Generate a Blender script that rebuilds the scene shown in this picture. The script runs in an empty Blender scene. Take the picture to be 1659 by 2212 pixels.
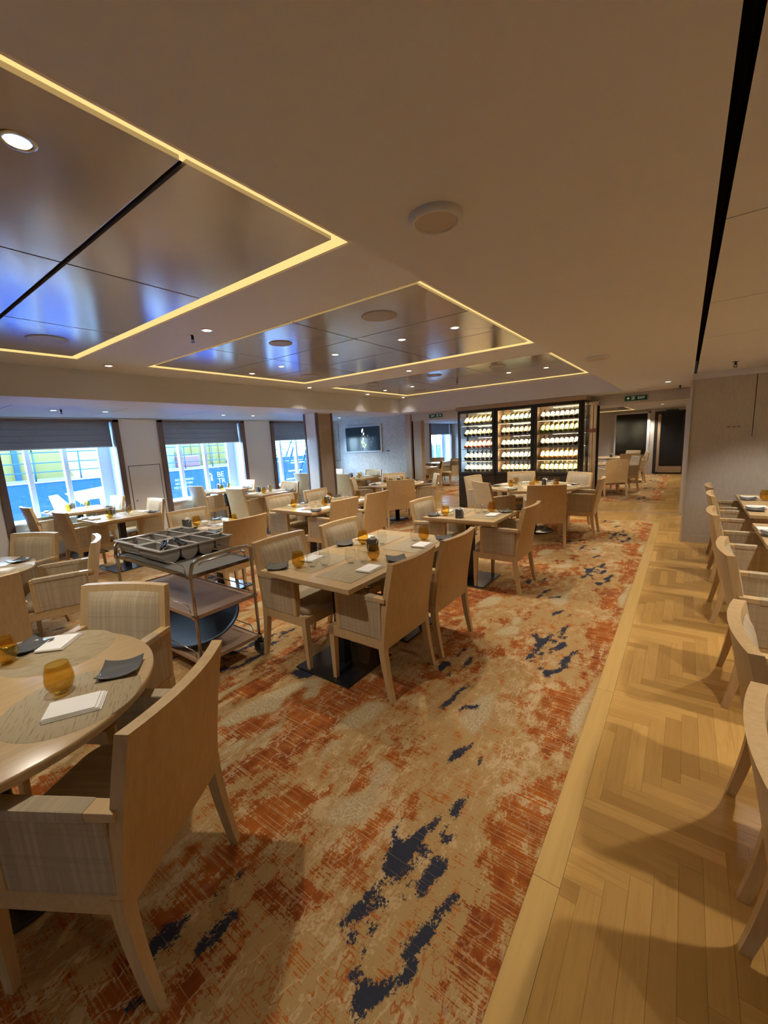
import bpy, bmesh, math, random
import numpy as np
from mathutils import Vector, Matrix
C = bpy.context.scene.collection
PI = math.pi
rnd = random.Random(7)
scene = bpy.context.scene

# ------------------------------------------------------------------ camera
cam_data = bpy.data.cameras.new('camera')
cam = bpy.data.objects.new('camera', cam_data); C.objects.link(cam)
yaw, pitch, roll = -0.63584253, -0.17029737, -0.05228158
fw = Vector((math.sin(yaw)*math.cos(pitch), math.cos(yaw)*math.cos(pitch), math.sin(pitch)))
r0 = Vector((math.cos(yaw), -math.sin(yaw), 0)); u0 = r0.cross(fw)
rt = r0*math.cos(roll) + u0*math.sin(roll); up = -r0*math.sin(roll) + u0*math.cos(roll)
cam.matrix_world = Matrix(((rt.x, up.x, -fw.x, 0), (rt.y, up.y, -fw.y, 0), (rt.z, up.z, -fw.z, 1.6), (0, 0, 0, 1)))
cam_data.sensor_fit = 'VERTICAL'; cam_data.sensor_height = 24.0
cam_data.lens = 24.0*885.946/2212
cam_data.clip_start = 0.05; cam_data.clip_end = 400
scene.camera = cam

# ------------------------------------------------------------------ world, sun, exposure
world = bpy.data.worlds.new('sky'); scene.world = world; world.use_nodes = True
wn = world.node_tree; bg = wn.nodes['Background']
tc = wn.nodes.new('ShaderNodeTexCoord'); sep = wn.nodes.new('ShaderNodeSeparateXYZ'); ramp = wn.nodes.new('ShaderNodeValToRGB')
wn.links.new(tc.outputs['Generated'], sep.inputs[0]); wn.links.new(sep.outputs['Z'], ramp.inputs[0]); wn.links.new(ramp.outputs[0], bg.inputs['Color'])
ramp.color_ramp.elements[0].color = (0.58, 0.82, 1.0, 1); ramp.color_ramp.elements[1].color = (0.18, 0.42, 0.95, 1)
bg.inputs['Strength'].default_value = 20.0
sun_d = bpy.data.lights.new('sun', 'SUN'); sun_d.energy = 3.5; sun_d.angle = 0.02; sun_d.color = (1.0, 0.95, 0.85)
sun = bpy.data.objects.new('sun', sun_d); C.objects.link(sun)
sun.rotation_euler = Vector((-0.55, 0.35, -0.75)).to_track_quat('-Z', 'Y').to_euler()
scene.view_settings.view_transform = 'Standard'; scene.view_settings.look = 'None'
scene.view_settings.gamma = 1.0; scene.view_settings.use_curve_mapping = False
scene.view_settings.exposure = 1.2
SPOT_W = 32.0
COVE_E = 0.50
SPOT_COL = (1.0, 0.91, 0.78)
scene.cycles.max_bounces = 12; scene.cycles.diffuse_bounces = 8; scene.cycles.glossy_bounces = 4
scene.cycles.transmission_bounces = 6; scene.cycles.transparent_max_bounces = 16
scene.cycles.caustics_reflective = False; scene.cycles.caustics_refractive = False
scene.cycles.sample_clamp_indirect = 4.0

# ------------------------------------------------------------------ helpers
class MB:
    """collects primitives, builds one mesh object"""
    def __init__(s): s.v = []; s.f = []; s.sm = []; s.mi = []
    def add(s, vs, fs, smooth=False, mi=0):
        o = len(s.v); s.v += [tuple(v) for v in vs]
        for f in fs: s.f.append(tuple(i+o for i in f)); s.sm.append(smooth); s.mi.append(mi)
        return s
    def box(s, x0, x1, y0, y1, z0, z1, mi=0):
        v = [(x, y, z) for z in (z0, z1) for y in (y0, y1) for x in (x0, x1)]
        return s.add(v, [(0, 2, 3, 1), (4, 5, 7, 6), (0, 1, 5, 4), (1, 3, 7, 5), (3, 2, 6, 7), (2, 0, 4, 6)], False, mi)
    def rbox(s, x0, x1, y0, y1, z0, z1, b, mi=0, smooth=True):
        """box with every edge chamfered by b"""
        bm = bmesh.new(); r = bmesh.ops.create_cube(bm, size=1)
        for v in bm.verts: v.co = Vector(((x0+x1)/2+v.co.x*(x1-x0), (y0+y1)/2+v.co.y*(y1-y0), (z0+z1)/2+v.co.z*(z1-z0)))
        bmesh.ops.bevel(bm, geom=bm.edges[:], offset=b, segments=2, affect='EDGES', profile=0.6)
        bm.verts.index_update()
        s.add([v.co for v in bm.verts], [[v.index for v in f.verts] for f in bm.faces], False, mi); bm.free(); return s
    def quad(s, a, b, c, d, mi=0): return s.add([a, b, c, d], [(0, 1, 2, 3)], False, mi)
    def cyl(s, c, r, z0, z1, n=20, r2=None, smooth=True):
        r2 = r if r2 is None else r2; v = []
        for k in range(n):
            a = 2*PI*k/n; v.append((c[0]+r*math.cos(a), c[1]+r*math.sin(a), z0))
        for k in range(n):
            a = 2*PI*k/n; v.append((c[0]+r2*math.cos(a), c[1]+r2*math.sin(a), z1))
        s.add(v, [(k, (k+1) % n, n+(k+1) % n, n+k) for k in range(n)], smooth)
        o = len(s.v)-2*n
        s.f.append(tuple(o+k for k in reversed(range(n)))); s.f.append(tuple(o+n+k for k in range(n))); s.sm += [False]*2; s.mi += [0]*2
        return s
    def lathe(s, prof, n=24, c=(0, 0, 0), sx=1, sy=1, cap=False):
        v = []
        for r, z in prof:
            for k in range(n):
                a = 2*PI*k/n; v.append((c[0]+sx*r*math.cos(a), c[1]+sy*r*math.sin(a), c[2]+z))
        f = [(i*n+k, i*n+(k+1) % n, (i+1)*n+(k+1) % n, (i+1)*n+k) for i in range(len(prof)-1) for k in range(n)]
        s.add(v, f, True); return s
    def tube(s, pts, r, n=8):
        pts = [Vector(p) for p in pts]; v = []; prev = None
        for i, p in enumerate(pts):
            t = (pts[min(i+1, len(pts)-1)]-pts[max(i-1, 0)]).normalized()
            if prev is None:
                a = Vector((0, 0, 1)) if abs(t.z) < .9 else Vector((1, 0, 0)); prev = t.cross(a).normalized()
            prev = (prev-t*prev.dot(t)).normalized(); b = t.cross(prev)
            for k in range(n):
                an = 2*PI*k/n; v.append(p+prev*(r*math.cos(an))+b*(r*math.sin(an)))
        m = len(pts)
        f = [(i*n+k, i*n+(k+1) % n, (i+1)*n+(k+1) % n, (i+1)*n+k) for i in range(m-1) for k in range(n)]
        f += [tuple(reversed(range(n))), tuple((m-1)*n+k for k in range(n))]
        s.add(v, f, True); return s
    def loft(s, rings, closed=True, caps=True, smooth=False):
        n = len(rings[0]); v = [p for r in rings for p in r]; m = len(rings)
        f = [(i*n+k, i*n+(k+1) % n, (i+1)*n+(k+1) % n, (i+1)*n+k) for i in range(m-1) for k in range(n if closed else n-1)]
        if caps: f += [tuple(reversed(range(n))), tuple((m-1)*n+k for k in range(n))]
        s.add(v, f, smooth); return s
    def mesh(s, name, mats):
        me = bpy.data.meshes.new(name); me.from_pydata(s.v, [], s.f)
        me.polygons.foreach_set('use_smooth', s.sm); me.polygons.foreach_set('material_index', s.mi)
        for m in (mats if isinstance(mats, (list, tuple)) else [mats]): me.materials.append(m)
        me.update(); return me
    def build(s, name, mats, parent=None):
        o = bpy.data.objects.new(name, s.mesh(name, mats)); C.objects.link(o); o.parent = parent; return o

def tag(o, label=None, cat=None, group=None, kind=None):
    if label: o['label'] = label
    if cat: o['category'] = cat
    if group: o['group'] = group
    if kind: o['kind'] = kind
    return o
def thing(name, label, cat, loc=(0, 0, 0), rz=0, group=None):
    o = bpy.data.objects.new(name, None); C.objects.link(o); o.location = loc; o.rotation_euler = (0, 0, rz)
    return tag(o, label, cat, group)
KIDS = {}
def note_kids(root):
    def rec(o): KIDS[o.name] = [c for c in bpy.data.objects if c.parent == o]; [rec(c) for c in KIDS[o.name]]
    rec(root)
def dup(root, loc, rz, label, group=None, first=False):
    if first: r = root
    else:
        r = root.copy(); C.objects.link(r)
        for ch in KIDS[root.name]:
            c = ch.copy(); C.objects.link(c); c.parent = r
            for g in KIDS.get(ch.name, []):
                d = g.copy(); C.objects.link(d); d.parent = c
    r.location = loc; r.rotation_euler = (0, 0, rz); r['label'] = label
    if group: r['group'] = group
    return r
USED = {}
def use(root, loc, rz, label, group=None):
    f = root.name not in USED; USED[root.name] = 1
    if root.name not in KIDS: note_kids(root)
    return dup(root, loc, rz, label, group, f)
def struct(name, mb, mat, parent=None):
    o = mb.build(name, mat, parent)
    if parent is None: o['kind'] = 'structure'
    return o

# ------------------------------------------------------------------ materials
def M(name, col, rough=.5, metal=0., spec=.5, **kw):
    m = bpy.data.materials.new(name); m.use_nodes = True; b = m.node_tree.nodes['Principled BSDF']
    b.inputs['Base Color'].default_value = (*col, 1); b.inputs['Roughness'].default_value = rough
    b.inputs['Metallic'].default_value = metal; b.inputs['Specular IOR Level'].default_value = spec
    for k, v in kw.items(): b.inputs[k.replace('_', ' ')].default_value = v
    return m
class NT:
    def __init__(s, m): s.m = m; s.t = m.node_tree; s.b = s.t.nodes.get('Principled BSDF')
    def n(s, typ, **kw):
        x = s.t.nodes.new(typ)
        for k, v in kw.items(): setattr(x, k, v)
        return x
    def l(s, a, b): s.t.links.new(a, b)
    def coord(s, kind='Object', scale=(1, 1, 1), add=None):
        c = s.n('ShaderNodeTexCoord').outputs[kind] if kind != 'Position' else s.n('ShaderNodeNewGeometry').outputs['Position']
        if add is not None:
            v = s.n('ShaderNodeVectorMath', operation='ADD'); s.l(c, v.inputs[0]); s.l(add, v.inputs[1]); c = v.outputs[0]
        mp = s.n('ShaderNodeVectorMath', operation='MULTIPLY'); s.l(c, mp.inputs[0]); mp.inputs[1].default_value = scale
        return mp.outputs[0]
    def noise(s, vec, scale=1., detail=3., rough=.55):
        x = s.n('ShaderNodeTexNoise'); s.l(vec, x.inputs['Vector']); x.inputs['Scale'].default_value = scale
        x.inputs['Detail'].default_value = detail; x.inputs['Roughness'].default_value = rough; return x.outputs['Fac']
    def math(s, op, a, b=None, c=None, clamp=False):
        x = s.n('ShaderNodeMath', operation=op); x.use_clamp = clamp
        for i, q in enumerate((a, b, c)):
            if q is None: continue
            if hasattr(q, 'links'): s.l(q, x.inputs[i])
            else: x.inputs[i].default_value = q
        return x.outputs[0]
    def ramp(s, fac, lo, hi):
        x = s.n('ShaderNodeMapRange'); s.l(fac, x.inputs[0]); x.inputs[1].default_value = lo; x.inputs[2].default_value = hi; return x.outputs[0]
    def mix(s, fac, a, b):
        x = s.n('ShaderNodeMix', data_type='RGBA')
        for q, i in ((fac, 0), (a, 6), (b, 7)):
            if hasattr(q, 'links'): s.l(q, x.inputs[i])
            elif i == 0: x.inputs[0].default_value = q
            else: x.inputs[i].default_value = (*q, 1)
        return x.outputs[2]
    def color(s, c): s.l(c, s.b.inputs['Base Color'])
    def bump(s, h, strength=.2, dist=.002):
        x = s.n('ShaderNodeBump'); x.inputs['Strength'].default_value = strength; x.inputs['Distance'].default_value = dist
        s.l(h, x.inputs['Height']); s.l(x.outputs[0], s.b.inputs['Normal'])
def wood(name, a, b, rough, axis='z', spec=.4, scale=1., kind='Object'):
    m = M(name, a, rough, 0, spec); t = NT(m)
    sc = {'x': (3, 60, 60), 'y': (60, 3, 60), 'z': (60, 60, 3)}[axis]
    oi = t.n('ShaderNodeObjectInfo'); off = t.math('MULTIPLY', oi.outputs['Random'], 30)
    v = t.coord(kind, tuple(q*scale for q in sc), off); n1 = t.noise(v, 1, 4, .6)
    t.color(t.mix(t.ramp(n1, .3, .72), a, b)); return m
def glass(name, tint, gloss=1.0, rough=.02, ior=1.45):
    m = bpy.data.materials.new(name); m.use_nodes = True; t = NT(m); t.t.nodes.clear()
    out = t.n('ShaderNodeOutputMaterial'); tr = t.n('ShaderNodeBsdfTransparent'); gl = t.n('ShaderNodeBsdfGlossy')
    tr.inputs[0].default_value = (*tint, 1); gl.inputs['Roughness'].default_value = rough
    fr = t.n('ShaderNodeLayerWeight'); fr.inputs[0].default_value = .5
    fc = t.math('ADD', t.math('MULTIPLY', t.math('POWER', fr.outputs['Facing'], 4.0), .55), .035)
    mx = t.n('ShaderNodeMixShader'); t.l(t.math('MULTIPLY', fc, gloss, None, True), mx.inputs[0])
    t.l(tr.outputs[0], mx.inputs[1]); t.l(gl.outputs[0], mx.inputs[2]); t.l(mx.outputs[0], out.inputs[0]); return m
def emit(name, col, e):
    m = bpy.data.materials.new(name); m.use_nodes = True; t = NT(m); t.t.nodes.clear()
    out = t.n('ShaderNodeOutputMaterial'); em = t.n('ShaderNodeEmission'); em.inputs[0].default_value = (*col, 1); em.inputs[1].default_value = e
    t.l(em.outputs[0], out.inputs[0]); return m

OAK = wood('oak', (.59, .415, .21), (.49, .33, .155), .42, 'z')
OAKX = wood('oak_across', (.59, .415, .21), (.49, .33, .155), .42, 'x')
TOP = wood('table_oak', (.57, .41, .22), (.46, .315, .155), .28, 'y', .5)
def fabric_mat(name, a, b, dark, fx=75, fy=3):
    m = M(name, a, .9, 0, .15); t = NT(m); oi = t.n('ShaderNodeObjectInfo'); off = t.math('MULTIPLY', oi.outputs['Random'], 9)
    nx = t.noise(t.coord('Object', (fx, fy, 1.6), off), 1, 2, .6); nz = t.noise(t.coord('Object', (1.6, 1.6, 70), off), 1, 2, .6)
    w = t.noise(t.coord('Object', (900, 900, 900)), 1, 1)
    c = t.mix(t.ramp(nx, .45, .70), a, b); c = t.mix(t.math('MULTIPLY', t.ramp(nz, .52, .72), .6), c, dark)
    t.color(t.mix(t.math('MULTIPLY', w, .25), c, dark)); t.bump(w, .35, .001); return m
FABRIC = fabric_mat('plaid_fabric', (.44, .35, .23), (.55, .45, .30), (.35, .275, .18))
FABSIDE = fabric_mat('plaid_fabric_side', (.44, .35, .23), (.55, .45, .30), (.35, .275, .18), 3, 75)
STEEL = M('dark_steel', (.075, .08, .09), .22, .85)
BLACKM = M('black_metal', (.02, .02, .022), .35, .5)
CHROME = M('chrome', (.50, .475, .44), .15, 1.0)
CEIL = M('ceiling_paint', (.63, .635, .665), .55, 0, .3)
PANEL = M('satin_ceiling_panel', (.42, .39, .38), .17, .5, .6)
LIGHTPANEL = M('perimeter_panel', (.50, .52, .56), .3, 0, .5)
DARKGAP = M('dark_gap', (.02, .016, .013), .8, 0, .1)
COVEM = M('cove_paint', (.86, .80, .70), .5, 0, .2)
def weave(name, a, b, sc=(60, 60, 14), rough=.8, spec=.2):
    m = M(name, a, rough, 0, spec); t = NT(m); n1 = t.noise(t.coord('Position', sc), 1, 4, .6); n2 = t.noise(t.coord('Position', (2, 2, 2)), 1, 2)
    t.color(t.mix(t.ramp(t.math('ADD', t.math('MULTIPLY', n1, .7), t.math('MULTIPLY', n2, .3)), .35, .65), a, b)); return m
WALLCLOTH = weave('wall_covering', (.53, .49, .43), (.46, .42, .37))
TVWALL = weave('mottled_wall_covering', (.60, .60, .58), (.36, .37, .37), (45, 45, 16))
LAMINATE = M('pale_gloss_laminate', (.74, .72, .70), .09, 0, .6)
BROWN = M('brown_window_frame', (.13, .085, .07), .35)
BRONZE = wood('tan_veneer', (.40, .29, .19), (.34, .24, .155), .35, 'z')
WHITE = M('white_paint', (.80, .82, .84), .4)
REVEAL = M('pale_reveal', (.72, .78, .82), .6)
BLIND = weave('blind_cloth', (.27, .31, .38), (.21, .24, .30), (90, 90, 90))
BRASS = M('brushed_trim', (.75, .74, .72), .35, .8)
PANE = glass('window_glass', (.93, .97, .98))
CABPANE = glass('cabinet_glass', (.97, .97, .96), .8)
DARK = M('black_brown_frame', (.022, .018, .015), .3)
AMBER = glass('amber_glass', (.92, .79, .45), 1.3)
CLEAR = glass('clear_glass', (.975, .98, .975), 1.1)
NAPKIN = M('white_napkin', (.86, .84, .80), .85, 0, .1)
PLATE = M('grey_glazed_plate', (.10, .105, .105), .14, 0, .6)
CADDY = M('dark_grey_caddy', (.07, .075, .08), .4)
BIN = M('grey_plastic', (.38, .36, .33), .45)
LED = emit('lamp_glow', (1.0, .9, .75), 5.0)
COVEL = emit('cove_glow', (1.0, .68, .25), COVE_E)
SHELFL = emit('shelf_led', (1.0, .82, .42), 1.2)
def mat_pm():
    m = M('woven_placemat', (.32, .255, .16), .7); t = NT(m); oi = t.n('ShaderNodeObjectInfo'); off = t.math('MULTIPLY', oi.outputs['Random'], 9)
    n1 = t.noise(t.coord('Object', (14, 160, 1), off), 1, 2, .6); n2 = t.noise(t.coord('Object', (300, 300, 1)), 1, 1)
    t.color(t.mix(t.ramp(n1, .56, .66), (.38, .30, .175), (.25, .185, .10))); t.bump(n2, .3, .001); return m
PLACEMAT = mat_pm()
def plank_mat(name, axis):
    m = M(name, (.5, .33, .14), .26, 0, .45); t = NT(m); oi = t.n('ShaderNodeObjectInfo'); g = t.n('ShaderNodeNewGeometry')
    rr = t.math('FRACT', t.math('ADD', oi.outputs['Random'], g.outputs['Random Per Island'])); off = t.math('MULTIPLY', rr, 40)
    v = t.coord('Position', (4, 55, 1) if axis == 'x' else (55, 4, 1), off); n1 = t.noise(v, 1, 5, .65)
    base = t.mix(rr, (.64, .38, .115), (.43, .24, .067)); t.color(t.mix(t.math('MULTIPLY', t.ramp(n1, .45, .75), .5), base, (.36, .205, .06))); return m
PLB = wood('border_oak', (.60, .385, .13), (.52, .325, .105), .3, 'y', .45, .5)
PLX, PLY = plank_mat('oak_plank_across', 'x'), plank_mat('oak_plank_along', 'y')

# ------------------------------------------------------------------ room constants
ZL, ZR, ZW = 2.26, 2.592, 2.26        # low ceiling, raised ceiling, window-side ceiling
XB, XS, XW = -5.68, -0.935, -8.5      # bulkhead, start of low aisle ceiling, window wall
YB, YD, YF = 8.55, 9.17, 17.05        # far bulkhead, wall with doorways, far wall of next room
XC, XP = -0.364, -0.27                # carpet edge, border strip edge
YC = 8.15

# ------------------------------------------------------------------ floor
fl = MB().box(-8.9, 3.3, -4.1, YF+.2, -.12, -.013)
floor = struct('floor', fl, DARKGAP)
border = MB(); by = -1.4
for k in range(8):
    L = 1.35; y1 = min(by+L, YC+.1)
    if y1-by < .01: break
    o = MB().box(XC, XP-.0006, by+.001, y1-.001, -.012, .001).build('border_plank', PLB, floor); by = y1
for k in range(7):
    o = MB().box(XC-1.2*(k+1)+.001, XC-1.2*k-.001, YC, YC+.1, -.012, .001).build('border_plank', PLB, floor)
W_, n_ = .071, 7
rects = []
for a in range(-70, 210):
    for b in range(-23, 24):
        for kind in 'HV':
            if kind == 'H': x0, y0, x1, y1 = 0, 0, n_, 1
            else: x0, y0, x1, y1 = 0, 1, 1, n_+1
            ox, oy = a+n_*b, a-n_*b
            R = [(x0+ox)*W_, (y0+oy)*W_, (x1+ox)*W_, (y1+oy)*W_]
            for region in ((XP, 3.2, -1.4, YC+.1), (-8.4, 3.2, YC+.1, YD-.02), (-8.4, .62, YD+.04, 10.42), (XC, .62, 10.42, YF)):
                x0c, y0c, x1c, y1c = max(R[0], region[0]), max(R[1], region[2]), min(R[2], region[1]), min(R[3], region[3])
                if x1c-x0c > .006 and y1c-y0c > .006: rects.append((x0c, y0c, x1c, y1c, kind))
def plank_key(r):
    cx, cy = (r[0]+r[2])/2, (r[1]+r[3])/2
    d = Vector((cx, cy, -1.6)); q = d.dot(fw)
    if q < .3: return 999
    sx, sy = d.dot(rt)/q*886, d.dot(up)/q*886
    if abs(sx) > 860 or abs(sy) > 1130: return 900+d.length
    return d.length
rects.sort(key=plank_key)
cache = {}
for r in rects[:299]:
    w, d = round(r[2]-r[0], 4), round(r[3]-r[1], 4); k = (w, d, r[4])
    if k not in cache: cache[k] = MB().box(-w/2+.00035, w/2-.00035, -d/2+.00035, d/2-.00035, -.012, 0).mesh('plank', PLX if r[4] == 'H' else PLY)
    o = bpy.data.objects.new('plank', cache[k]); C.objects.link(o); o.parent = floor; o.location = ((r[0]+r[2])/2, (r[1]+r[3])/2, 0)
rest = MB()
for r in rects[299:]: rest.box(r[0]+.00035, r[2]-.00035, r[1]+.00035, r[3]-.00035, -.012, 0, 0 if r[4] == 'H' else 1)
o = rest.build('planks', [PLX, PLY], floor); o['kind'] = 'stuff'
MB().box(-8.4, 3.2, YD-.02, YD+.04, -.012, .003).build('threshold_strip', BRONZE, floor)

# ------------------------------------------------------------------ carpet: a repeat 1.985 m long, traced as polygons on the floor plane
PER = 1.985
NAVY = [[(-0.91,1.156),(-0.885,1.219),(-0.874,1.159),(-0.833,1.133),(-0.805,1.204),(-0.764,1.309),(-0.751,1.301),(-0.773,1.196),(-0.778,1.118),(-0.775,1.058),(-0.793,0.996),(-0.835,0.993),(-0.849,1.018),(-0.847,1.072),(-0.871,1.121)],
[(-0.742,1.328),(-0.738,1.42),(-0.703,1.472),(-0.705,1.418),(-0.703,1.348),(-0.736,1.343)],
[(-0.769,1.175),(-0.733,1.166),(-0.713,1.161),(-0.731,1.083),(-0.758,1.032),(-0.768,0.997),(-0.778,0.975),(-0.792,0.982),(-0.761,1.051),(-0.739,1.125)],
[(-0.699,1.143),(-0.661,1.181),(-0.639,1.131),(-0.655,1.065),(-0.672,1),(-0.693,1.008),(-0.701,1.074)],
[(-0.828,0.926),(-0.811,0.985),(-0.801,0.959),(-0.804,0.905),(-0.804,0.841),(-0.829,0.79),(-0.843,0.758),(-0.854,0.766),(-0.844,0.849)],
[(-0.785,0.881),(-0.785,0.925),(-0.751,0.947),(-0.746,0.911)],
[(-0.727,0.949),(-0.719,0.973),(-0.711,0.974),(-0.718,0.947)],
[(-0.729,1),(-0.719,1.038),(-0.71,1.036),(-0.718,1.003)],
[(-0.724,1.228),(-0.725,1.313),(-0.71,1.317),(-0.712,1.245)],
[(-0.693,1.21),(-0.696,1.256),(-0.658,1.291),(-0.672,1.234)],
[(-0.816,0.766),(-0.793,0.788),(-0.785,0.768),(-0.812,0.757)],
[(-0.761,0.829),(-0.756,0.859),(-0.747,0.852),(-0.73,0.799)],
[(-0.737,0.758),(-0.737,0.788),(-0.729,0.787),(-0.723,0.75)],
[(-0.558,1.084),(-0.594,1.023),(-0.604,0.961),(-0.621,0.904),(-0.635,0.845),(-0.629,0.825),(-0.599,0.822),(-0.613,0.769),(-0.645,0.716),(-0.686,0.714),(-0.698,0.674),(-0.684,0.649),(-0.654,0.622),(-0.637,0.634),(-0.642,0.658),(-0.621,0.702),(-0.582,0.774),(-0.568,0.816),(-0.585,0.855),(-0.575,0.897),(-0.577,0.965),(-0.564,1.036)],
[(-0.73,0.695),(-0.716,0.732),(-0.708,0.704),(-0.712,0.691)],
[(-0.882,1.646),(-0.875,1.697),(-0.812,1.792),(-0.812,1.768),(-0.838,1.666),(-0.866,1.604)],
[(-0.749,1.672),(-0.746,1.725),(-0.733,1.682)],
[(-1.109,1.967),(-1.094,2.063),(-1.092,2.192),(-1.036,2.274),(-1.07,2.146),(-1.067,2.036),(-1.095,1.965)],
[(-1.002,1.992),(-0.993,2.039),(-0.914,2.109),(-0.906,2.062),(-0.976,2.029),(-0.993,1.987)],
[(-1.336,0.351),(-1.339,0.379),(-1.337,0.45),(-1.314,0.471),(-1.305,0.523),(-1.291,0.529),(-1.3,0.48),(-1.273,0.447),(-1.287,0.404),(-1.274,0.359),(-1.287,0.332)],
[(-1.206,0.513),(-1.203,0.568),(-1.188,0.567),(-1.176,0.504),(-1.174,0.451),(-1.186,0.452)],
[(-1.282,0.544),(-1.291,0.599),(-1.291,0.658),(-1.279,0.704),(-1.269,0.69),(-1.291,0.638),(-1.286,0.596),(-1.272,0.545)],
[(-1.18,2.477),(-1.194,2.595),(-1.168,2.575),(-1.15,2.472)],
[(-1.227,2.257),(-1.213,2.327),(-1.197,2.295)],
[(-2.18,1.743),(-2.198,1.786),(-2.148,1.839),(-2.035,1.873),(-2.028,1.781),(-2.079,1.719)]]
RUST = [[(-0.516,1.648),(-0.404,1.796),(-0.359,1.61),(-0.375,1.34),(-0.375,1.205),(-0.446,1.293),(-0.475,1.492)],
[(-0.491,1.128),(-0.381,1.224),(-0.368,1.031),(-0.358,0.824),(-0.41,0.789),(-0.451,0.837),(-0.433,0.902),(-0.452,1.004)],
[(-1.12,1.605),(-1.085,1.644),(-1.068,1.543),(-1.066,1.469),(-1.089,1.469)],
[(-1.245,1.312),(-1.188,1.377),(-1.139,1.284),(-1.164,1.23)],
[(-1.99,1.49),(-1.997,1.594),(-1.827,1.831),(-1.743,1.824),(-1.624,2.056),(-1.322,2.1),(-1.335,1.877),(-1.492,1.815),(-1.537,1.67),(-1.529,1.48),(-1.594,1.317),(-1.662,1.173),(-1.755,1.114),(-1.796,1.326)],
[(-2.132,1.13),(-2.043,1.308),(-1.922,1.432),(-1.846,1.325),(-1.876,1.166),(-1.969,1.028)],
[(-2.54,1.398),(-2.338,1.625),(-2.267,1.778),(-2.137,1.565),(-2.196,1.399),(-2.343,1.273)],
[(-1.827,0.963),(-1.704,1.248),(-1.62,1.409),(-1.474,1.445),(-1.521,1.312),(-1.57,1.173),(-1.605,1.072),(-1.705,0.892)],
[(-1.629,0.874),(-1.588,1.04),(-1.547,1.153),(-1.51,1.048),(-1.538,0.952),(-1.564,0.86)],
[(-1.49,0.839),(-1.444,0.994),(-1.283,1.116),(-1.24,1.036),(-1.262,0.955),(-1.254,0.837),(-1.418,0.774)],
[(-1.167,1.23),(-1.193,1.294),(-1.167,1.352),(-1.136,1.29)],
[(-1.096,1.464),(-1.091,1.622),(-1.055,1.608),(-1.04,1.5),(-1.062,1.441)],
[(-0.987,1.072),(-0.99,1.165),(-0.943,1.264),(-0.889,1.299),(-0.927,1.174),(-0.946,1.04),(-0.963,0.987),(-0.906,0.971),(-0.878,0.902),(-0.999,0.909),(-1.03,0.942)],
[(-1.491,0.624),(-1.435,0.718),(-1.344,0.778),(-1.25,0.777),(-1.293,0.688),(-1.326,0.617),(-1.347,0.543)],
[(-1.133,0.686),(-1.097,0.805),(-1.027,0.858),(-0.962,0.823),(-0.946,0.777),(-1.075,0.691)],
[(-0.641,2.497),(-0.394,2.63),(-0.406,2.226),(-0.383,1.943),(-0.493,1.941),(-0.56,2.049),(-0.553,2.163)],
[(-0.571,3.545),(-0.356,3.607),(-0.375,3.14),(-0.363,2.86),(-0.474,2.835),(-0.482,3.15)],
[(-1.396,0.41),(-1.411,0.552),(-1.363,0.651),(-1.286,0.668),(-1.31,0.555),(-1.343,0.503),(-1.331,0.4)],
[(-1.32,0.168),(-1.388,0.282),(-1.429,0.334),(-1.316,0.312),(-1.161,0.277)],
[(-1.155,0.412),(-1.155,0.519),(-1.15,0.575),(-1.099,0.506),(-1.086,0.423),(-1.09,0.357),(-1.149,0.337)]]
CREAM = [[(-2.144,1.138),(-2.17,1.294),(-2.139,1.47),(-2.103,1.585),(-2.087,1.674),(-1.964,1.83),(-1.871,1.708),(-1.992,1.692),(-1.998,1.521),(-1.942,1.403),(-2.02,1.291),(-2.041,1.195),(-2.125,1.135)],
[(-1.93,1.003),(-1.904,1.148),(-1.858,1.124),(-1.879,0.988)],
[(-1.834,0.959),(-1.826,1.351),(-1.912,1.47),(-1.796,1.326),(-1.791,1.219),(-1.81,0.952)],
[(-1.52,1.471),(-1.511,1.639),(-1.489,1.782),(-1.38,1.8),(-1.396,1.606),(-1.484,1.48)],
[(-1.45,1.284),(-1.457,1.403),(-1.398,1.467),(-1.421,1.363),(-1.423,1.278)],
[(-1.177,1.027),(-1.172,1.133),(-1.111,1.247),(-1.035,1.258),(-1.018,1.13),(-1.095,1.048)],
[(-1.129,1.314),(-1.145,1.432),(-1.091,1.445),(-1.053,1.353),(-1.088,1.262)],
[(-1.526,3.465),(-1.49,3.777),(-1.396,3.806),(-1.374,3.629),(-1.483,3.469)],
[(-1.543,5.53),(-1.507,5.752),(-1.394,5.763),(-1.407,5.516)],
[(-0.437,2.339),(-0.401,2.573),(-0.365,2.818),(-0.376,2.52),(-0.373,2.166),(-0.419,2.111)],
[(-0.964,1.906),(-0.952,2.165),(-0.874,2.301),(-0.821,2.025),(-0.847,1.842)],
[(-1.912,1.591),(-1.942,1.684),(-1.886,1.737),(-1.836,1.674),(-1.854,1.574)]]
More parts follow.
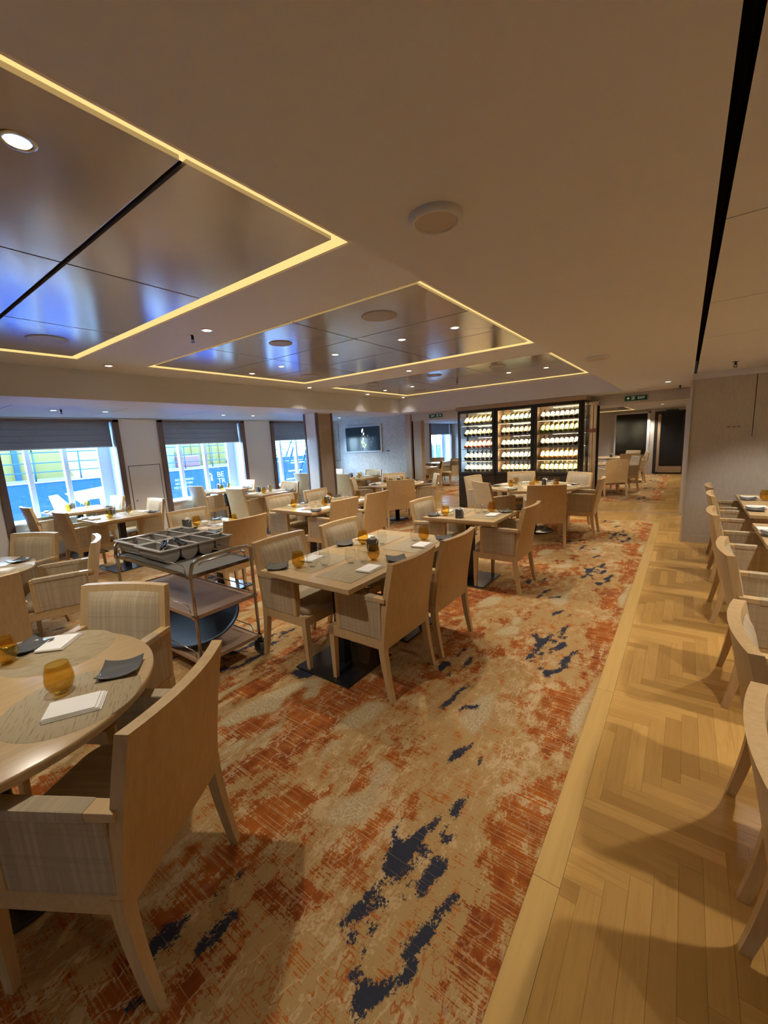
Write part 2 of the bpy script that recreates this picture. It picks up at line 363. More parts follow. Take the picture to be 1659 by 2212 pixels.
def sdf(polys, px, py):
    """signed distance to the nearest polygon, negative inside, repeated along y"""
    best = np.full(px.shape, 9.)
    for P in polys:
        P = np.array(P); Q = np.roll(P, -1, 0)
        for sh in (-2*PER, -PER, 0, PER, 2*PER):
            y0 = P[:, 1].min()+sh
            if y0 > PER+.3 or P[:, 1].max()+sh < -.3: continue
            d = np.full(px.shape, 9.); ins = np.zeros(px.shape, bool)
            for (ax, ay), (bx, by_) in zip(P, Q):
                ay += sh; by_ += sh; ex, ey = bx-ax, by_-ay; L2 = ex*ex+ey*ey+1e-12
                t = np.clip(((px-ax)*ex+(py-ay)*ey)/L2, 0, 1)
                d = np.minimum(d, np.hypot(px-ax-t*ex, py-ay-t*ey))
                c = ((ay > py) != (by_ > py)) & (px < ex*(py-ay)/(ey if abs(ey) > 1e-12 else 1e-12)+ax); ins ^= c
            best = np.minimum(best, np.where(ins, -d, d))
    return np.clip(best, -.3, .3)
TX0, TX1, RES = -2.36, -.36, .0125
tx, ty = np.arange(TX0, TX1+RES, RES), np.arange(0, PER+RES, RES)
gx, gy = np.meshgrid(tx, ty)
TILES = {k: sdf(v, gx, gy) for k, v in (('navy', NAVY), ('rust', RUST), ('cream', CREAM))}
def sample(tile, x, y):
    k = np.floor((TX1-x)/2.0); xx = x+2.0*k; yy = np.mod(y-.84*k, PER)
    fx, fy = np.clip((xx-TX0)/RES, 0, len(tx)-1.001), np.clip(yy/RES, 0, len(ty)-1.001)
    ix, iy = fx.astype(int), fy.astype(int); u, v = fx-ix, fy-iy; T = tile
    return T[iy, ix]*(1-u)*(1-v)+T[iy, ix+1]*u*(1-v)+T[iy+1, ix]*(1-u)*v+T[iy+1, ix+1]*u*v
def carpet_mat():
    m = M('patterned_carpet', (.5, .35, .2), .95, 0, .08); t = NT(m)
    att = lambda nm: t.n('ShaderNodeAttribute', attribute_name=nm).outputs['Fac']
    pos = lambda s: t.coord('Position', s)
    fine = t.math('SUBTRACT', t.noise(pos((95, 70, 1)), 1, 4, .75), .5)
    mid = t.math('SUBTRACT', t.noise(pos((16, 9, 1)), 1, 4, .6), .5)
    thr = t.math('SUBTRACT', t.noise(pos((3.2, 150, 1)), 1, 2, .5), .5)          # weft streaks running across the room
    big = t.math('SUBTRACT', t.noise(pos((2.3, 1.5, 1)), 1, 3, .55), .5)
    lin = t.ramp(t.math('ABSOLUTE', thr), .03, .16)
    # base: tan with cream flecks and orange threads
    f1 = t.math('ADD', t.math('MULTIPLY', mid, 1.4), t.math('ADD', t.math('MULTIPLY', fine, 1.1), t.math('MULTIPLY', big, 1.2)))
    base = t.mix(t.ramp(f1, .12, .22), (.41, .26, .105), (.53, .37, .195))
    f2 = t.math('ADD', t.math('ADD', t.math('MULTIPLY', mid, -1.6), t.math('MULTIPLY', thr, 1.3)), t.math('MULTIPLY', fine, .9))
    base = t.mix(t.ramp(f2, .17, .24), base, (.40, .125, .024))
    # rust fields
    rs = t.math('ADD', att('rust'), t.math('ADD', t.math('MULTIPLY', mid, .40), t.math('ADD', t.math('MULTIPLY', fine, .30), t.math('MULTIPLY', thr, .30))))
    rcol = t.mix(t.ramp(t.math('ADD', t.math('MULTIPLY', mid, 1.2), big), -.25, .3), (.21, .052, .014), (.45, .135, .020))
    rcol = t.mix(t.math('MULTIPLY', t.ramp(thr, .06, .13), .8), rcol, (.45, .29, .14))
    col = t.mix(t.ramp(rs, .012, -.008), base, rcol)
    v1 = t.math('ABSOLUTE', t.math('SUBTRACT', t.noise(pos((7.5, 3.2, 1)), 1, 4, .6), .5)); v2 = t.math('ABSOLUTE', t.math('SUBTRACT', t.noise(pos((6.1, 2.7, 4)), 1, 4, .62), .47))
    vm = t.ramp(t.noise(pos((1.7, 1.3, 7)), 1, 2), .42, .62); vm2 = t.ramp(t.noise(pos((1.9, 1.1, 2)), 1, 2), .42, .62)
    wob = t.math('MULTIPLY', fine, .035)
    col = t.mix(t.math('MULTIPLY', t.math('MULTIPLY', t.ramp(t.math('ADD', v1, wob), .014, .006), vm), .85), col, (.55, .40, .225))
    col = t.mix(t.math('MULTIPLY', t.math('MULTIPLY', t.ramp(t.math('ADD', v2, wob), .012, .004), vm2), .85), col, (.34, .10, .02))
    cs = t.math('ADD', att('cream'), t.math('ADD', t.math('MULTIPLY', mid, .12), t.math('MULTIPLY', fine, .14)))
    ccol = t.mix(t.ramp(fine, -.05, .10), (.40, .29, .15), (.58, .47, .29))
    col = t.mix(t.ramp(cs, .008, -.008), col, ccol)
    ns = t.math('ADD', att('navy'), t.math('ADD', t.math('MULTIPLY', mid, .075), t.math('MULTIPLY', fine, .085)))
    ncol = t.mix(t.math('MULTIPLY', t.ramp(thr, .13, .2), .55), (.035, .038, .055), (.33, .22, .12))
    col = t.mix(t.ramp(ns, .005, -.001), col, ncol)
    t.color(col)
    t.bump(t.math('ADD', t.noise(pos((420, 420, 1)), 1, 2), t.math('MULTIPLY', fine, .8)), .5, .003); return m
CARPET = carpet_mat()
def carpet(name, blocks, label):
    V, Fc, base = [], [], 0
    for (x0, x1, y0, y1, r) in blocks:
        nx, ny = int(round((x1-x0)/r))+1, int(round((y1-y0)/r))+1
        X, Y = np.meshgrid(np.linspace(x0, x1, nx), np.linspace(y0, y1, ny))
        V.append(np.stack([X.ravel(), Y.ravel(), np.zeros(X.size)], 1))
        i = (np.arange(ny-1)[:, None]*nx+np.arange(nx-1)[None]).ravel()+base
        Fc.append(np.stack([i, i+1, i+nx+1, i+nx], 1)); base += X.size
    V, Fc = np.concatenate(V), np.concatenate(Fc)
    me = bpy.data.meshes.new(name); me.vertices.add(len(V)); me.loops.add(Fc.size); me.polygons.add(len(Fc))
    me.vertices.foreach_set('co', V.astype('f4').ravel()); me.loops.foreach_set('vertex_index', Fc.astype('i4').ravel())
    me.polygons.foreach_set('loop_start', np.arange(0, Fc.size, 4, dtype='i4'))
    me.update(calc_edges=True)
    for k, T in TILES.items():
        a = me.attributes.new(k, 'FLOAT', 'POINT'); a.data.foreach_set('value', sample(T, V[:, 0], V[:, 1]).astype('f4'))
    me.materials.append(CARPET)
    o = bpy.data.objects.new(name, me); C.objects.link(o); o.location.z = .003
    return tag(o, label, 'carpet')
carpet('carpet', [(-2.36, XC, -1.4, YC, .0145), (XW, -2.36, -1.4, YC, .03)], 'long patterned carpet in rust, tan and navy beneath the dining tables')
carpet('carpet', [(XW, XC, 10.42, YF, .04)], 'patterned carpet in the next room beyond the two doorways')

# ------------------------------------------------------------------ walls
def wall(name, boxes, mat):
    b = MB()
    for q in boxes: b.box(*q)
    return struct(name, b, mat)
WIN = [(1.66, 3.32), (4.17, 6.02), (6.94, 8.75), (15.0, 16.85)]
win_in = [(1.56, 3.22), (4.10, 5.92), (6.86, 8.66), (14.9, 16.75)]
SILL, HEAD = .60, 2.2
TH = .42
bx = []; ys = [-4.1]+[q for w in WIN for q in w]+[YF+.2]
for i in range(0, len(ys), 2): bx.append((XW-TH, XW, ys[i], ys[i+1], 0, 2.8))
for a, b in WIN: bx += [(XW-TH, XW-.03, a, b, -.1, SILL-.03), (XW-TH, XW, a, b, HEAD+.06, 2.8)]
wl = wall('wall_left', bx, LAMINATE)
# service door in the pier between the two nearest windows
dr = MB().rbox(XW-.004, XW+.006, 3.47, 4.03, .06, 1.37, .003).build('access_panel', LAMINATE, wl)
fr = MB()
for q in ((3.455, 3.465), (4.035, 4.045)): fr.box(XW-.003, XW+.002, q[0], q[1], .04, 1.39)
fr.box(XW-.003, XW+.002, 3.455, 4.045, 1.38, 1.39).build('panel_joint', DARKGAP, wl)
MB().cyl((0, 0), .012, 0, .01, 10).build('panel_latch', CHROME, dr).matrix_local = Matrix.Translation((XW+.006, 3.52, .72)) @ Matrix.Rotation(PI/2, 4, 'Y')
wall('wall_right', [(.02, 3.3, 6.976, YD+.14, 0, 2.8), (3.2, 3.35, -4.1, 6.976, 0, 2.8), (.62, .8, YD+.14, YF, 0, 2.8)], WALLCLOTH)
struct('baseboard_right', MB().box(.028, 3.2, 6.964, 6.978, 0, .10), WALLCLOTH)
struct('trim_1', MB().box(.008, .034, 6.958, 6.984, 0, ZL-.075), BRASS)
struct('trim_2', MB().box(.02, 3.2, 6.93, 6.978, ZL-.075, ZL), CEIL)
wb = wall('wall_back', [(-8.9, 3.35, -4.25, -4.1, 0, 2.8)], WALLCLOTH)
wf = MB().box(-8.9, -5.92, YD, YD+.14, 0, 2.8)
wall_far = struct('wall_far', wf, TVWALL)
struct('wall_far_header', MB().box(-5.92, .02, YD, YD+.14, 2.07, 2.8), WALLCLOTH)
struct('wall_end', MB().box(-8.9, .8, YF, YF+.15, 0, 2.8), WALLCLOTH)
struct('trim_3', MB().rbox(-5.92, -5.75, YD-.04, YD+.15, 0, ZL, .004), BRONZE)
struct('trim_4', MB().box(-5.75, -5.70, YD+.03, YD+.12, 0, 2.07), DARKGAP)
struct('trim_5', MB().rbox(-5.70, -5.46, YD+.0, YD+.16, 0, 2.07, .004), BRONZE)
MB().box(-8.28, -8.27, YD-.004, YD, 1.1, 2.18).build('panel_joint', DARKGAP, wall_far)
MB().box(-8.5, -8.27, YD-.004, YD, 1.1, 1.11).build('panel_joint', DARKGAP, wall_far)
struct('baseboard_far', MB().box(XW, -5.92, YD-.014, YD, 0, .10), TVWALL)
struct('baseboard_left', MB().box(XW, XW+.012, 3.42, 4.07, 0, .06).box(XW, XW+.012, 6.12, 6.84, 0, .06), LAMINATE)

# ------------------------------------------------------------------ windows
for i, ((a, b), (ia, ib)) in enumerate(zip(WIN, win_in)):
    w = MB(); fw_ = .075                                          # brown surround proud of the wall
    w.box(XW-.03, XW+.035, a-fw_, a+.02, 0, ZW); w.box(XW-.03, XW+.035, b-.02, b+fw_, 0, ZW)
    w.box(XW-.03, XW+.035, a-fw_, b+fw_, HEAD, ZW)
    win = struct('window_%d' % (i+1), w, BROWN)
    rv = MB(); xo = XW-TH+.03                                     # reveal lining with ribs on the far side
    rv.box(xo, XW-.03, b-.005, b+.02, SILL-.03, HEAD+.06); rv.box(xo, XW-.03, a-.02, a+.005, SILL-.03, HEAD+.06)
    for k in range(14): rv.box(xo+.02+k*.024, xo+.034+k*.024, b-.011, b-.004, SILL, HEAD)
    rv.build('reveal', REVEAL, win)
    MB().rbox(xo, XW+.03, a+.02, b-.02, SILL-.03, SILL, .006).build('sill', WHITE, win)
    MB().rbox(XW-.04, XW-.02, a+.02, b-.02, 0, SILL-.03, .003).build('apron_panel', LAMINATE, win)
    # outer frame: rounded corners, three lights
    x1, x0 = xo+.03, xo-.02; y0, y1, z0, z1 = ia, ib-.1, SILL+.01, HEAD
    fm = MB(); R = .16; n = 6; out, inn = [], []
    def rr(y0, y1, z0, z1, r):
        p = []
        for cy, cz, s in ((y1-r, z1-r, 0), (y0+r, z1-r, 1), (y0+r, z0+r, 2), (y1-r, z0+r, 3)):
            for k in range(n+1): an = PI/2*(s+k/n); p.append((cy+r*math.cos(an), cz+r*math.sin(an)))
        return p
    O, I = rr(y0-.30, y1+.35, z0-.2, z1+.2, .01), rr(y0, y1, z0, z1, R); q = len(O)
    fm.add([(x1, y, z) for y, z in O]+[(x1, y, z) for y, z in I]+[(x0, y, z) for y, z in I], [(k, (k+1) % q, q+(k+1) % q, q+k) for k in range(q)]+[(q+k, q+(k+1) % q, 2*q+(k+1) % q, 2*q+k) for k in range(q)])
    fm.build('outer_frame', WHITE, win)
    sp = (y1-y0)/3
    for k in (1, 2):
        MB().rbox(x0-.01, x1+.03, y0+k*sp-.035, y0+k*sp+.035, z0, z1, .008).build('mullion', WHITE, win)
    for k in range(3):
        MB().box(x0+.004, x0+.01, y0+k*sp+.03, y0+(k+1)*sp-.03, z0, z1).build('pane', PANE, win)
    # roman blind
    t = thing('roman_blind', ['dark grey roman blind drawn down over the window nearest the camera side', 'dark grey roman blind over the middle window facing the lettered hull', 'dark grey roman blind over the window half hidden by the square column', 'dark grey roman blind over the window seen through the left doorway'][i], 'blind', (XW-.10, (a+b)/2, HEAD-.02), 0, 'roman blinds')
    hw = (b-a)/2-.04
    for k in range(4):
        zt, zb_ = -.1*k, -.1*k-.11
        MB().rbox(-.012-.004*k, .014+.006*k, -hw, hw, zb_, zt, .006).build('fold', BLIND, t)
    MB().rbox(-.02, .035, -hw, hw, -.425, -.405, .005).build('bottom_rail', REVEAL, t)
    MB().rbox(-.03, .03, -hw, hw, .0, .05, .005).build('head_rail', BLIND, t)

# ------------------------------------------------------------------ column by the windows
col = MB().rbox(-6.66, -6.30, 6.31, 6.78, 0, ZW, .004)
c = struct('column', col, LAMINATE)
MB().rbox(-6.299, -6.292, 6.345, 6.745, .02, ZW-.02, .002).build('veneer_panel', M('gloss_brown_panel', (.36, .285, .235), .06, 0, .7), c)
for y in (6.31, 6.75): MB().rbox(-6.33, -6.275, y-.012, y+.04, 0, ZW, .004).build('corner_strip', BROWN, c)
MB().rbox(-6.675, -6.63, 6.295, 6.33, 0, ZW, .004).build('corner_strip', BROWN, c)
MB().rbox(-6.325, -6.285, 6.29, 6.32, 0, ZW, .004).build('corner_strip', BROWN, c)

# ------------------------------------------------------------------ ceilings
COVES = [(-5.10, -1.425, -.85, 1.755), (-5.10, -1.425, 2.445, 4.91), (-5.22, -1.435, 5.66, 8.17)]
COL_X = [-3.92, -2.68]
ce = MB()
def slab_with_holes(mb, x0, x1, y0, y1, z, holes):
    y = y0
    for hx0, hx1, hy0, hy1 in holes:
        mb.quad((x0, y, z), (x0, hy0, z), (x1, hy0, z), (x1, y, z))
        mb.quad((x0, hy0, z), (x0, hy1, z), (hx0, hy1, z), (hx0, hy0, z)); mb.quad((hx1, hy0, z), (hx1, hy1, z), (x1, hy1, z), (x1, hy0, z)); y = hy1
    mb.quad((x0, y, z), (x0, y1, z), (x1, y1, z), (x1, y, z))
slab_with_holes(ce, XB, -1.375, -4.1, YB, ZR, COVES)
slot0, slot1 = .033, .064
ce.quad((XS, -4.1, ZL), (XS, YD, ZL), (slot0, YD, ZL), (slot0, -4.1, ZL))
ce.quad((-1.375, -4.1, ZR), (-1.375, YB, ZR), (XS, YB, ZL), (XS, -4.1, ZL))
ce.quad((XB, YB, ZL), (XB, YD, ZL), (XS, YD, ZL), (XS, YB, ZL))
ce.quad((XB, -4.1, ZW), (XB, YD, ZW), (XB-.85, YD, ZW), (XB-.85, -4.1, ZW))
ce.quad((XB-.85, -4.1, ZW+.03), (XB-.85, YD, ZW+.03), (XW, YD, ZW+.03), (XW, -4.1, ZW+.03))
ce.quad((slot1, -4.1, ZL+.02), (slot1, 6.98, ZL+.02), (3.3, 6.98, ZL+.02), (3.3, -4.1, ZL+.02))
ce.box(-9, 3.5, -4.3, YF+.3, 2.84, 2.95)
ceiling = struct('ceiling', ce, CEIL)
MB().quad((XB, -4.1, ZL), (XB, -4.1, ZR), (XB, YB, ZR), (XB, YB, ZL)).quad((XB, YB, ZL), (XB, YB, ZR), (XS-.44, YB, ZR), (XS, YB, ZL)).build('bulkhead_face', CEIL, ceiling)
MB().box(XW, XW+.10, -4.1, YD, ZW-.012, ZW).build('edge_trim', LIGHTPANEL, ceiling)
MB().quad((slot0, -4.1, ZL), (slot0, 6.6, ZL), (slot0, 6.6, ZL+.12), (slot0, -4.1, ZL+.12)).quad((slot1, -4.1, ZL), (slot1, 6.6, ZL), (slot1, 6.6, ZL+.12), (slot1, -4.1, ZL+.12)).quad((slot0, -4.1, ZL+.12), (slot0, 6.6, ZL+.12), (slot1, 6.6, ZL+.12), (slot1, -4.1, ZL+.12)).build('shadow_slot', DARKGAP, ceiling)
ybr = [-4.1, -1.6, -.45, .72, 1.885, 3.05, 4.2, 5.33, 6.93]
for a, b in zip(ybr, ybr[1:]):
    for x0, x1 in ((slot1, 1.3), (1.306, 3.2)): MB().box(x0, x1, a+.004, b-.004, ZL, ZL+.02).build('ceiling_panel', CEIL, ceiling)
yy = -2.4
while yy < YD:
    MB().box(XW+.11, XB-.87, yy+.006, min(yy+1.3, YD)-.006, ZW+.004, ZW+.028).build('ceiling_panel', LIGHTPANEL, ceiling); yy += 1.3
def cove(x0, x1, y0, y1, rows, cols, z, nm, thick=None):
    """lit channel round a floating panel field: a real slot with an LED strip on top, its light on the outer wall painted as glow"""
    t = thing(nm[0], nm[1], 'ceiling light', (0, 0, 0), 0, 'lit ceiling coves')
    g, d = .062, .055; ch = MB()
    def ring(a, b, za, zb):
        for (p, q) in (((x0+a, y0+a), (x1-a, y0+a)), ((x1-a, y0+a), (x1-a, y1-a)), ((x1-a, y1-a), (x0+a, y1-a)), ((x0+a, y1-a), (x0+a, y0+a))):
            pass
    cs = [(x0, y0), (x1, y0), (x1, y1), (x0, y1)]; ci = [(x0+g+.12, y0+g+.12), (x1-g-.12, y0+g+.12), (x1-g-.12, y1-g-.12), (x0+g+.12, y1-g-.12)]
    for k in range(4):
        a, b, c_, e_ = cs[k], cs[(k+1) % 4], ci[(k+1) % 4], ci[k]
        ch.quad((*a, z), (*b, z), (*b, z+d), (*a, z+d)); ch.quad((*a, z+d), (*b, z+d), (*c_, z+d), (*e_, z+d))
    ch.build('channel', COVEM, t)
    st = MB(); m0, m1 = .003, .150
    so = [(x0+m0, y0+m0), (x1-m0, y0+m0), (x1-m0, y1-m0), (x0+m0, y1-m0)]; si = [(x0+m1, y0+m1), (x1-m1, y0+m1), (x1-m1, y1-m1), (x0+m1, y1-m1)]
    for k in range(4):
        a, b, c_, e_ = so[k], so[(k+1) % 4], si[(k+1) % 4], si[k]
        st.quad((*a, z+d-.004), (*e_, z+d-.004), (*c_, z+d-.004), (*b, z+d-.004)); st.quad((*a, z+.001), (*a, z+d-.004), (*b, z+d-.004), (*b, z+.001))
    st.build('led_and_wall_glow', COVEL, t)  # glow spread over top and outer wall in place of lit paint
    lip = MB()
    for (a, b, c_, e_) in ((x0, x1, y0-.012, y0), (x0, x1, y1, y1+.012), (x0-.012, x0, y0-.012, y1+.012), (x1, x1+.012, y0-.012, y1+.012)): lip.box(a, b, c_, e_, z-.002, z+.012)
    lip.build('lip', COVEM, t)
    xs, yz = [x0+g]+cols+[x1-g], [y0+g]+rows+[y1-g]
    MB().box(x0+g+.03, x1-g-.03, y0+g+.03, y1-g-.03, z+.0285, z+.031).build('backing', DARKGAP, t)
    for i in range(len(xs)-1):
        for j in range(len(yz)-1):
            ga = .006 if i else 0; gb = .006 if i < len(xs)-2 else 0; gc = .006 if j else 0; gd = .006 if j < len(yz)-2 else 0
            if thick is not None and j: gc = .013 if yz[j] == thick else gc
            if thick is not None and j < len(yz)-2: gd = .013 if yz[j+1] == thick else gd
            MB().rbox(xs[i]+ga, xs[i+1]-gb, yz[j]+gc, yz[j+1]-gd, z+.010, z+.028, .002).build('panel', PANEL, t)
    return t
cove(*COVES[0], [.11, .935], COL_X, ZR, ('lit_cove', 'large lit ceiling cove nearest the camera with a wide black joint'), .935)
cove(*COVES[1], [3.30, 4.085], COL_X, ZR, ('lit_cove', 'second lit ceiling cove with four downlights in a row'))
cove(*COVES[2], [6.55, 7.45], COL_X, ZR, ('lit_cove', 'third lit ceiling cove, next to the far bulkhead'))
# next room
rc = MB(); Z2 = 2.22
rc4 = (-4.2, -1.46, 13.8, 16.75)
slab_with_holes(rc, XW, .62, YD+.14, YF, Z2, [rc4])
rc.build('next_room_ceiling', CEIL, ceiling)
cove(*rc4, [15.3], [-2.8], Z2, ('lit_cove', 'lit ceiling cove in the next room seen through the right doorway'))

# ------------------------------------------------------------------ downlights, speakers, sprinklers
spot_d = bpy.data.lights.new('spot', 'SPOT'); spot_d.energy = SPOT_W; spot_d.color = SPOT_COL
spot_d.spot_size = 1.85; spot_d.spot_blend = .6; spot_d.shadow_soft_size = .028
lens_me = MB().cyl((0, 0), .034, .002, .006, 20).mesh('lens', LED)
ring_me = MB().lathe([(.034, .004), (.038, -.004), (.050, -.003), (.053, .002)], 24).mesh('trim_ring', CHROME)
def downlight(x, y, z, label, power=1.0):
    if z == ZR and any(c[0]+.1 < x < c[1]-.1 and c[2]+.1 < y < c[3]-.1 for c in COVES): z += .010
    t = thing('downlight', label, 'ceiling light', (x, y, z), 0, 'recessed downlights')
    for nm, me in (('trim_ring', ring_me), ('lens', lens_me)):
        o = bpy.data.objects.new(nm, me); C.objects.link(o); o.parent = t; o.location.z = -.004 if nm == 'lens' else 0
    d = spot_d
    if power != 1.0: d = spot_d.copy(); d.energy = SPOT_W*power
    l = bpy.data.objects.new('lamp', d); C.objects.link(l); l.parent = t; l.location.z = -.02
for x, y, z, lb in [
    (-1.78, .55, ZR, 'bright downlight in the panel of the nearest lit cove'), (-3.3, 2.11, ZR, 'downlight beside the sprinkler in the strip between first and second cove'),
    (-5.28, 2.11, ZR, 'downlight at the bulkhead end of the strip between first and second cove'), (-1.79, 3.68, ZR, 'downlight in the second cove, closest to the aisle'),
    (-2.38, 3.68, ZR, 'downlight in the second cove, second from the aisle'), (-3.29, 3.68, ZR, 'downlight in the second cove, middle of its row'),
    (-4.2, 3.67, ZR, 'downlight in the second cove, second from the windows'), (-4.83, 3.69, ZR, 'downlight in the second cove, closest to the windows'),
    (-3.32, 5.29, ZR, 'downlight in the strip between second and third cove, halfway along'), (-5.38, 5.29, ZR, 'downlight at the bulkhead corner beside the second cove'),
    (-1.83, 6.93, ZR, 'downlight in the third cove, closest to the aisle'), (-2.41, 6.9, ZR, 'downlight in the third cove beside a hanging sensor'),
    (-4.28, 6.92, ZR, 'downlight in the third cove, second from the windows'), (-4.92, 6.92, ZR, 'downlight in the third cove, closest to the windows'),
    (-5.42, 8.34, ZR, 'downlight in the corner of the two bulkhead faces'), (-5.47, 7.05, ZR, 'downlight between the third cove and the bulkhead'),
    (-3.3, -.1, ZR, 'downlight in the first cove over the left round table'), (-4.6, .55, ZR, 'downlight in the first cove towards the windows'),
    (-7.16, 2.07, ZW+.004, 'downlight over the window tables beside a sprinkler'), (-7.2, 2.73, ZW+.004, 'downlight over the window tables, second from the camera side'),
    (-7.29, 4.8, ZW+.004, 'downlight over the tables at the middle window'), (-7.3, 5.49, ZW+.004, 'downlight between middle window and column'), (-7.35, 8.22, ZW+.004, 'downlight in front of the wall with the television'),
    (-.27, 7.69, ZL, 'twin-looking downlight in the aisle ceiling before the right doorway'), (-.58, 14.0, Z2, 'downlight in the next room before the dark door'), (-1.1, 16.6, Z2, 'small downlight in the next room by the far wall'),
    (-2.4, 15.0, Z2, 'downlight inside the cove of the next room'), (-2.2, 11.6, Z2, 'downlight over the round table in the next room'), (-5.2, 11.6, Z2, 'downlight over the left tables of the next room'), (-6.3, 13.2, Z2, 'downlight near the window of the next room'), (-.75, 10.0, Z2, 'downlight added to brighten the floor inside the right doorway'), (-4.9, 10.0, Z2, 'downlight added to brighten the floor inside the left doorway')]:  # the doorway pair is added to brighten the floor beyond
    downlight(x, y, z, lb, 1.1 if z < ZR and x < -6 else ((.06 if y > 5.5 else .2) if x < -5.2 else (1.6 if y > 10 else 1.0)))
for k, (x, y) in enumerate([(.85, .35), (.85, 1.75), (.85, 3.1), (.85, 4.5), (.85, 5.9), (2.2, 1.2), (2.2, 3.8), (-1.8, -1.2), (-3.5, -1.6), (-.4, -2.4)]):  # those at negative x are unseen lamps added as fill
    downlight(x, y, ZL if x > 0 else (ZR if x < -1 else ZL), ['downlight over the %s right hand table' % ['nearest', 'second nearest', 'middle', 'fourth', 'farthest', 'inner near', 'inner far'][k % 7], 'added unseen fill downlight behind the camera, %s' % ['on the cove side', 'on the window side', 'on the aisle side'][k-7 if k > 6 else 0]][x < 0], [.4, 1, 1.15, 1.15, 1, .5, 1, .10, .3, .2][k])
spk_disc = MB().cyl((0, 0), .086, -.016, -.012, 32).mesh('grille', M('speaker_cloth', (.52, .47, .42), .8))
spk_ring = MB().lathe([(.086, -.012), (.09, -.020), (.104, -.018), (.112, -.006), (.113, .0)], 40).mesh('rim', CEIL)
SPKG, SPKR = spk_disc.copy(), spk_ring.copy(); SPKG.materials[0] = SPKR.materials[0] = M('panel_speaker', (.33, .305, .29), .5)
def speaker(x, y, z, label, s=1.0):
    t = thing('ceiling_speaker', label, 'speaker', (x, y, z+.009*(z == ZR)), 0, 'round ceiling speakers'); t.scale = (s, s, .35 if z == ZR else 1)
    for nm, me in (('grille', SPKG), ('rim', SPKR)) if z == ZR else (('grille', spk_disc), ('rim', spk_ring)):
        o = bpy.data.objects.new(nm, me); C.objects.link(o); o.parent = t
for x, y, z, lb, s in [(-.65, 1.222, ZL, 'large round speaker grille in the plain aisle ceiling, nearest the camera', .72), (-4.43, 1.33, ZR, 'round speaker grille in the first cove near the windows', 1.3),
    (-2.07, 2.88, ZR, 'round grille in the corner of the second cove near the aisle', 1.3), (-3.28, 2.88, ZR, 'round grille with a dark rim in the second cove', 1.0), (-4.54, 4.48, ZR, 'round grille in the second cove, towards the window corner', 1.2),
    (-3.32, 6.05, ZR, 'round grille in the third cove, middle panel', 1.1), (-4.51, 6.0, ZR, 'round grille in the third cove, window side', 1.1), (-4.55, 7.64, ZR, 'round grille in the third cove, near the far bulkhead', 1.1),
    (-.71, 4.38, ZL, 'round speaker in the aisle ceiling halfway to the doorway', 1), (-.66, 8.5, ZL, 'round speaker in the aisle ceiling above the exit sign', 1.1), (-2.3, 6.1, ZR, 'faint round grille in the third cove, aisle side', 1.1)]:
    speaker(x, y, z, lb, s)
def sprinkler(x, y, z, label):
    t = thing('sprinkler', label, 'sprinkler', (x, y, z), 0, 'ceiling sprinklers')
    MB().lathe([(0.001, -.001), (.034, -.002), (.036, .0)], 16).build('escutcheon', CHROME, t)
    MB().cyl((0, 0), .012, -.035, 0, 10).build('body', BLACKM, t)
    MB().cyl((0, 0), .017, -.060, -.055, 12).tube([(-.012, 0, -.03), (-.013, 0, -.05), (0, 0, -.056)], .003, 5).tube([(.012, 0, -.03), (.013, 0, -.05), (0, 0, -.056)], .003, 5).build('deflector', BLACKM, t)
for q in [(-3.53, 2.11, ZR, 'dark sprinkler head between the first and second lit coves'), (-3.36, 6.95, ZR, 'small sprinkler head in the third lit cove'), (-7.0, 2.11, ZW+.004, 'sprinkler head over the window tables'), (-.13, 8.6, ZL, 'sprinkler head before the right doorway'), (.39, 6.08, ZL, 'sprinkler head in the panelled ceiling by the right wall')]: sprinkler(*q)

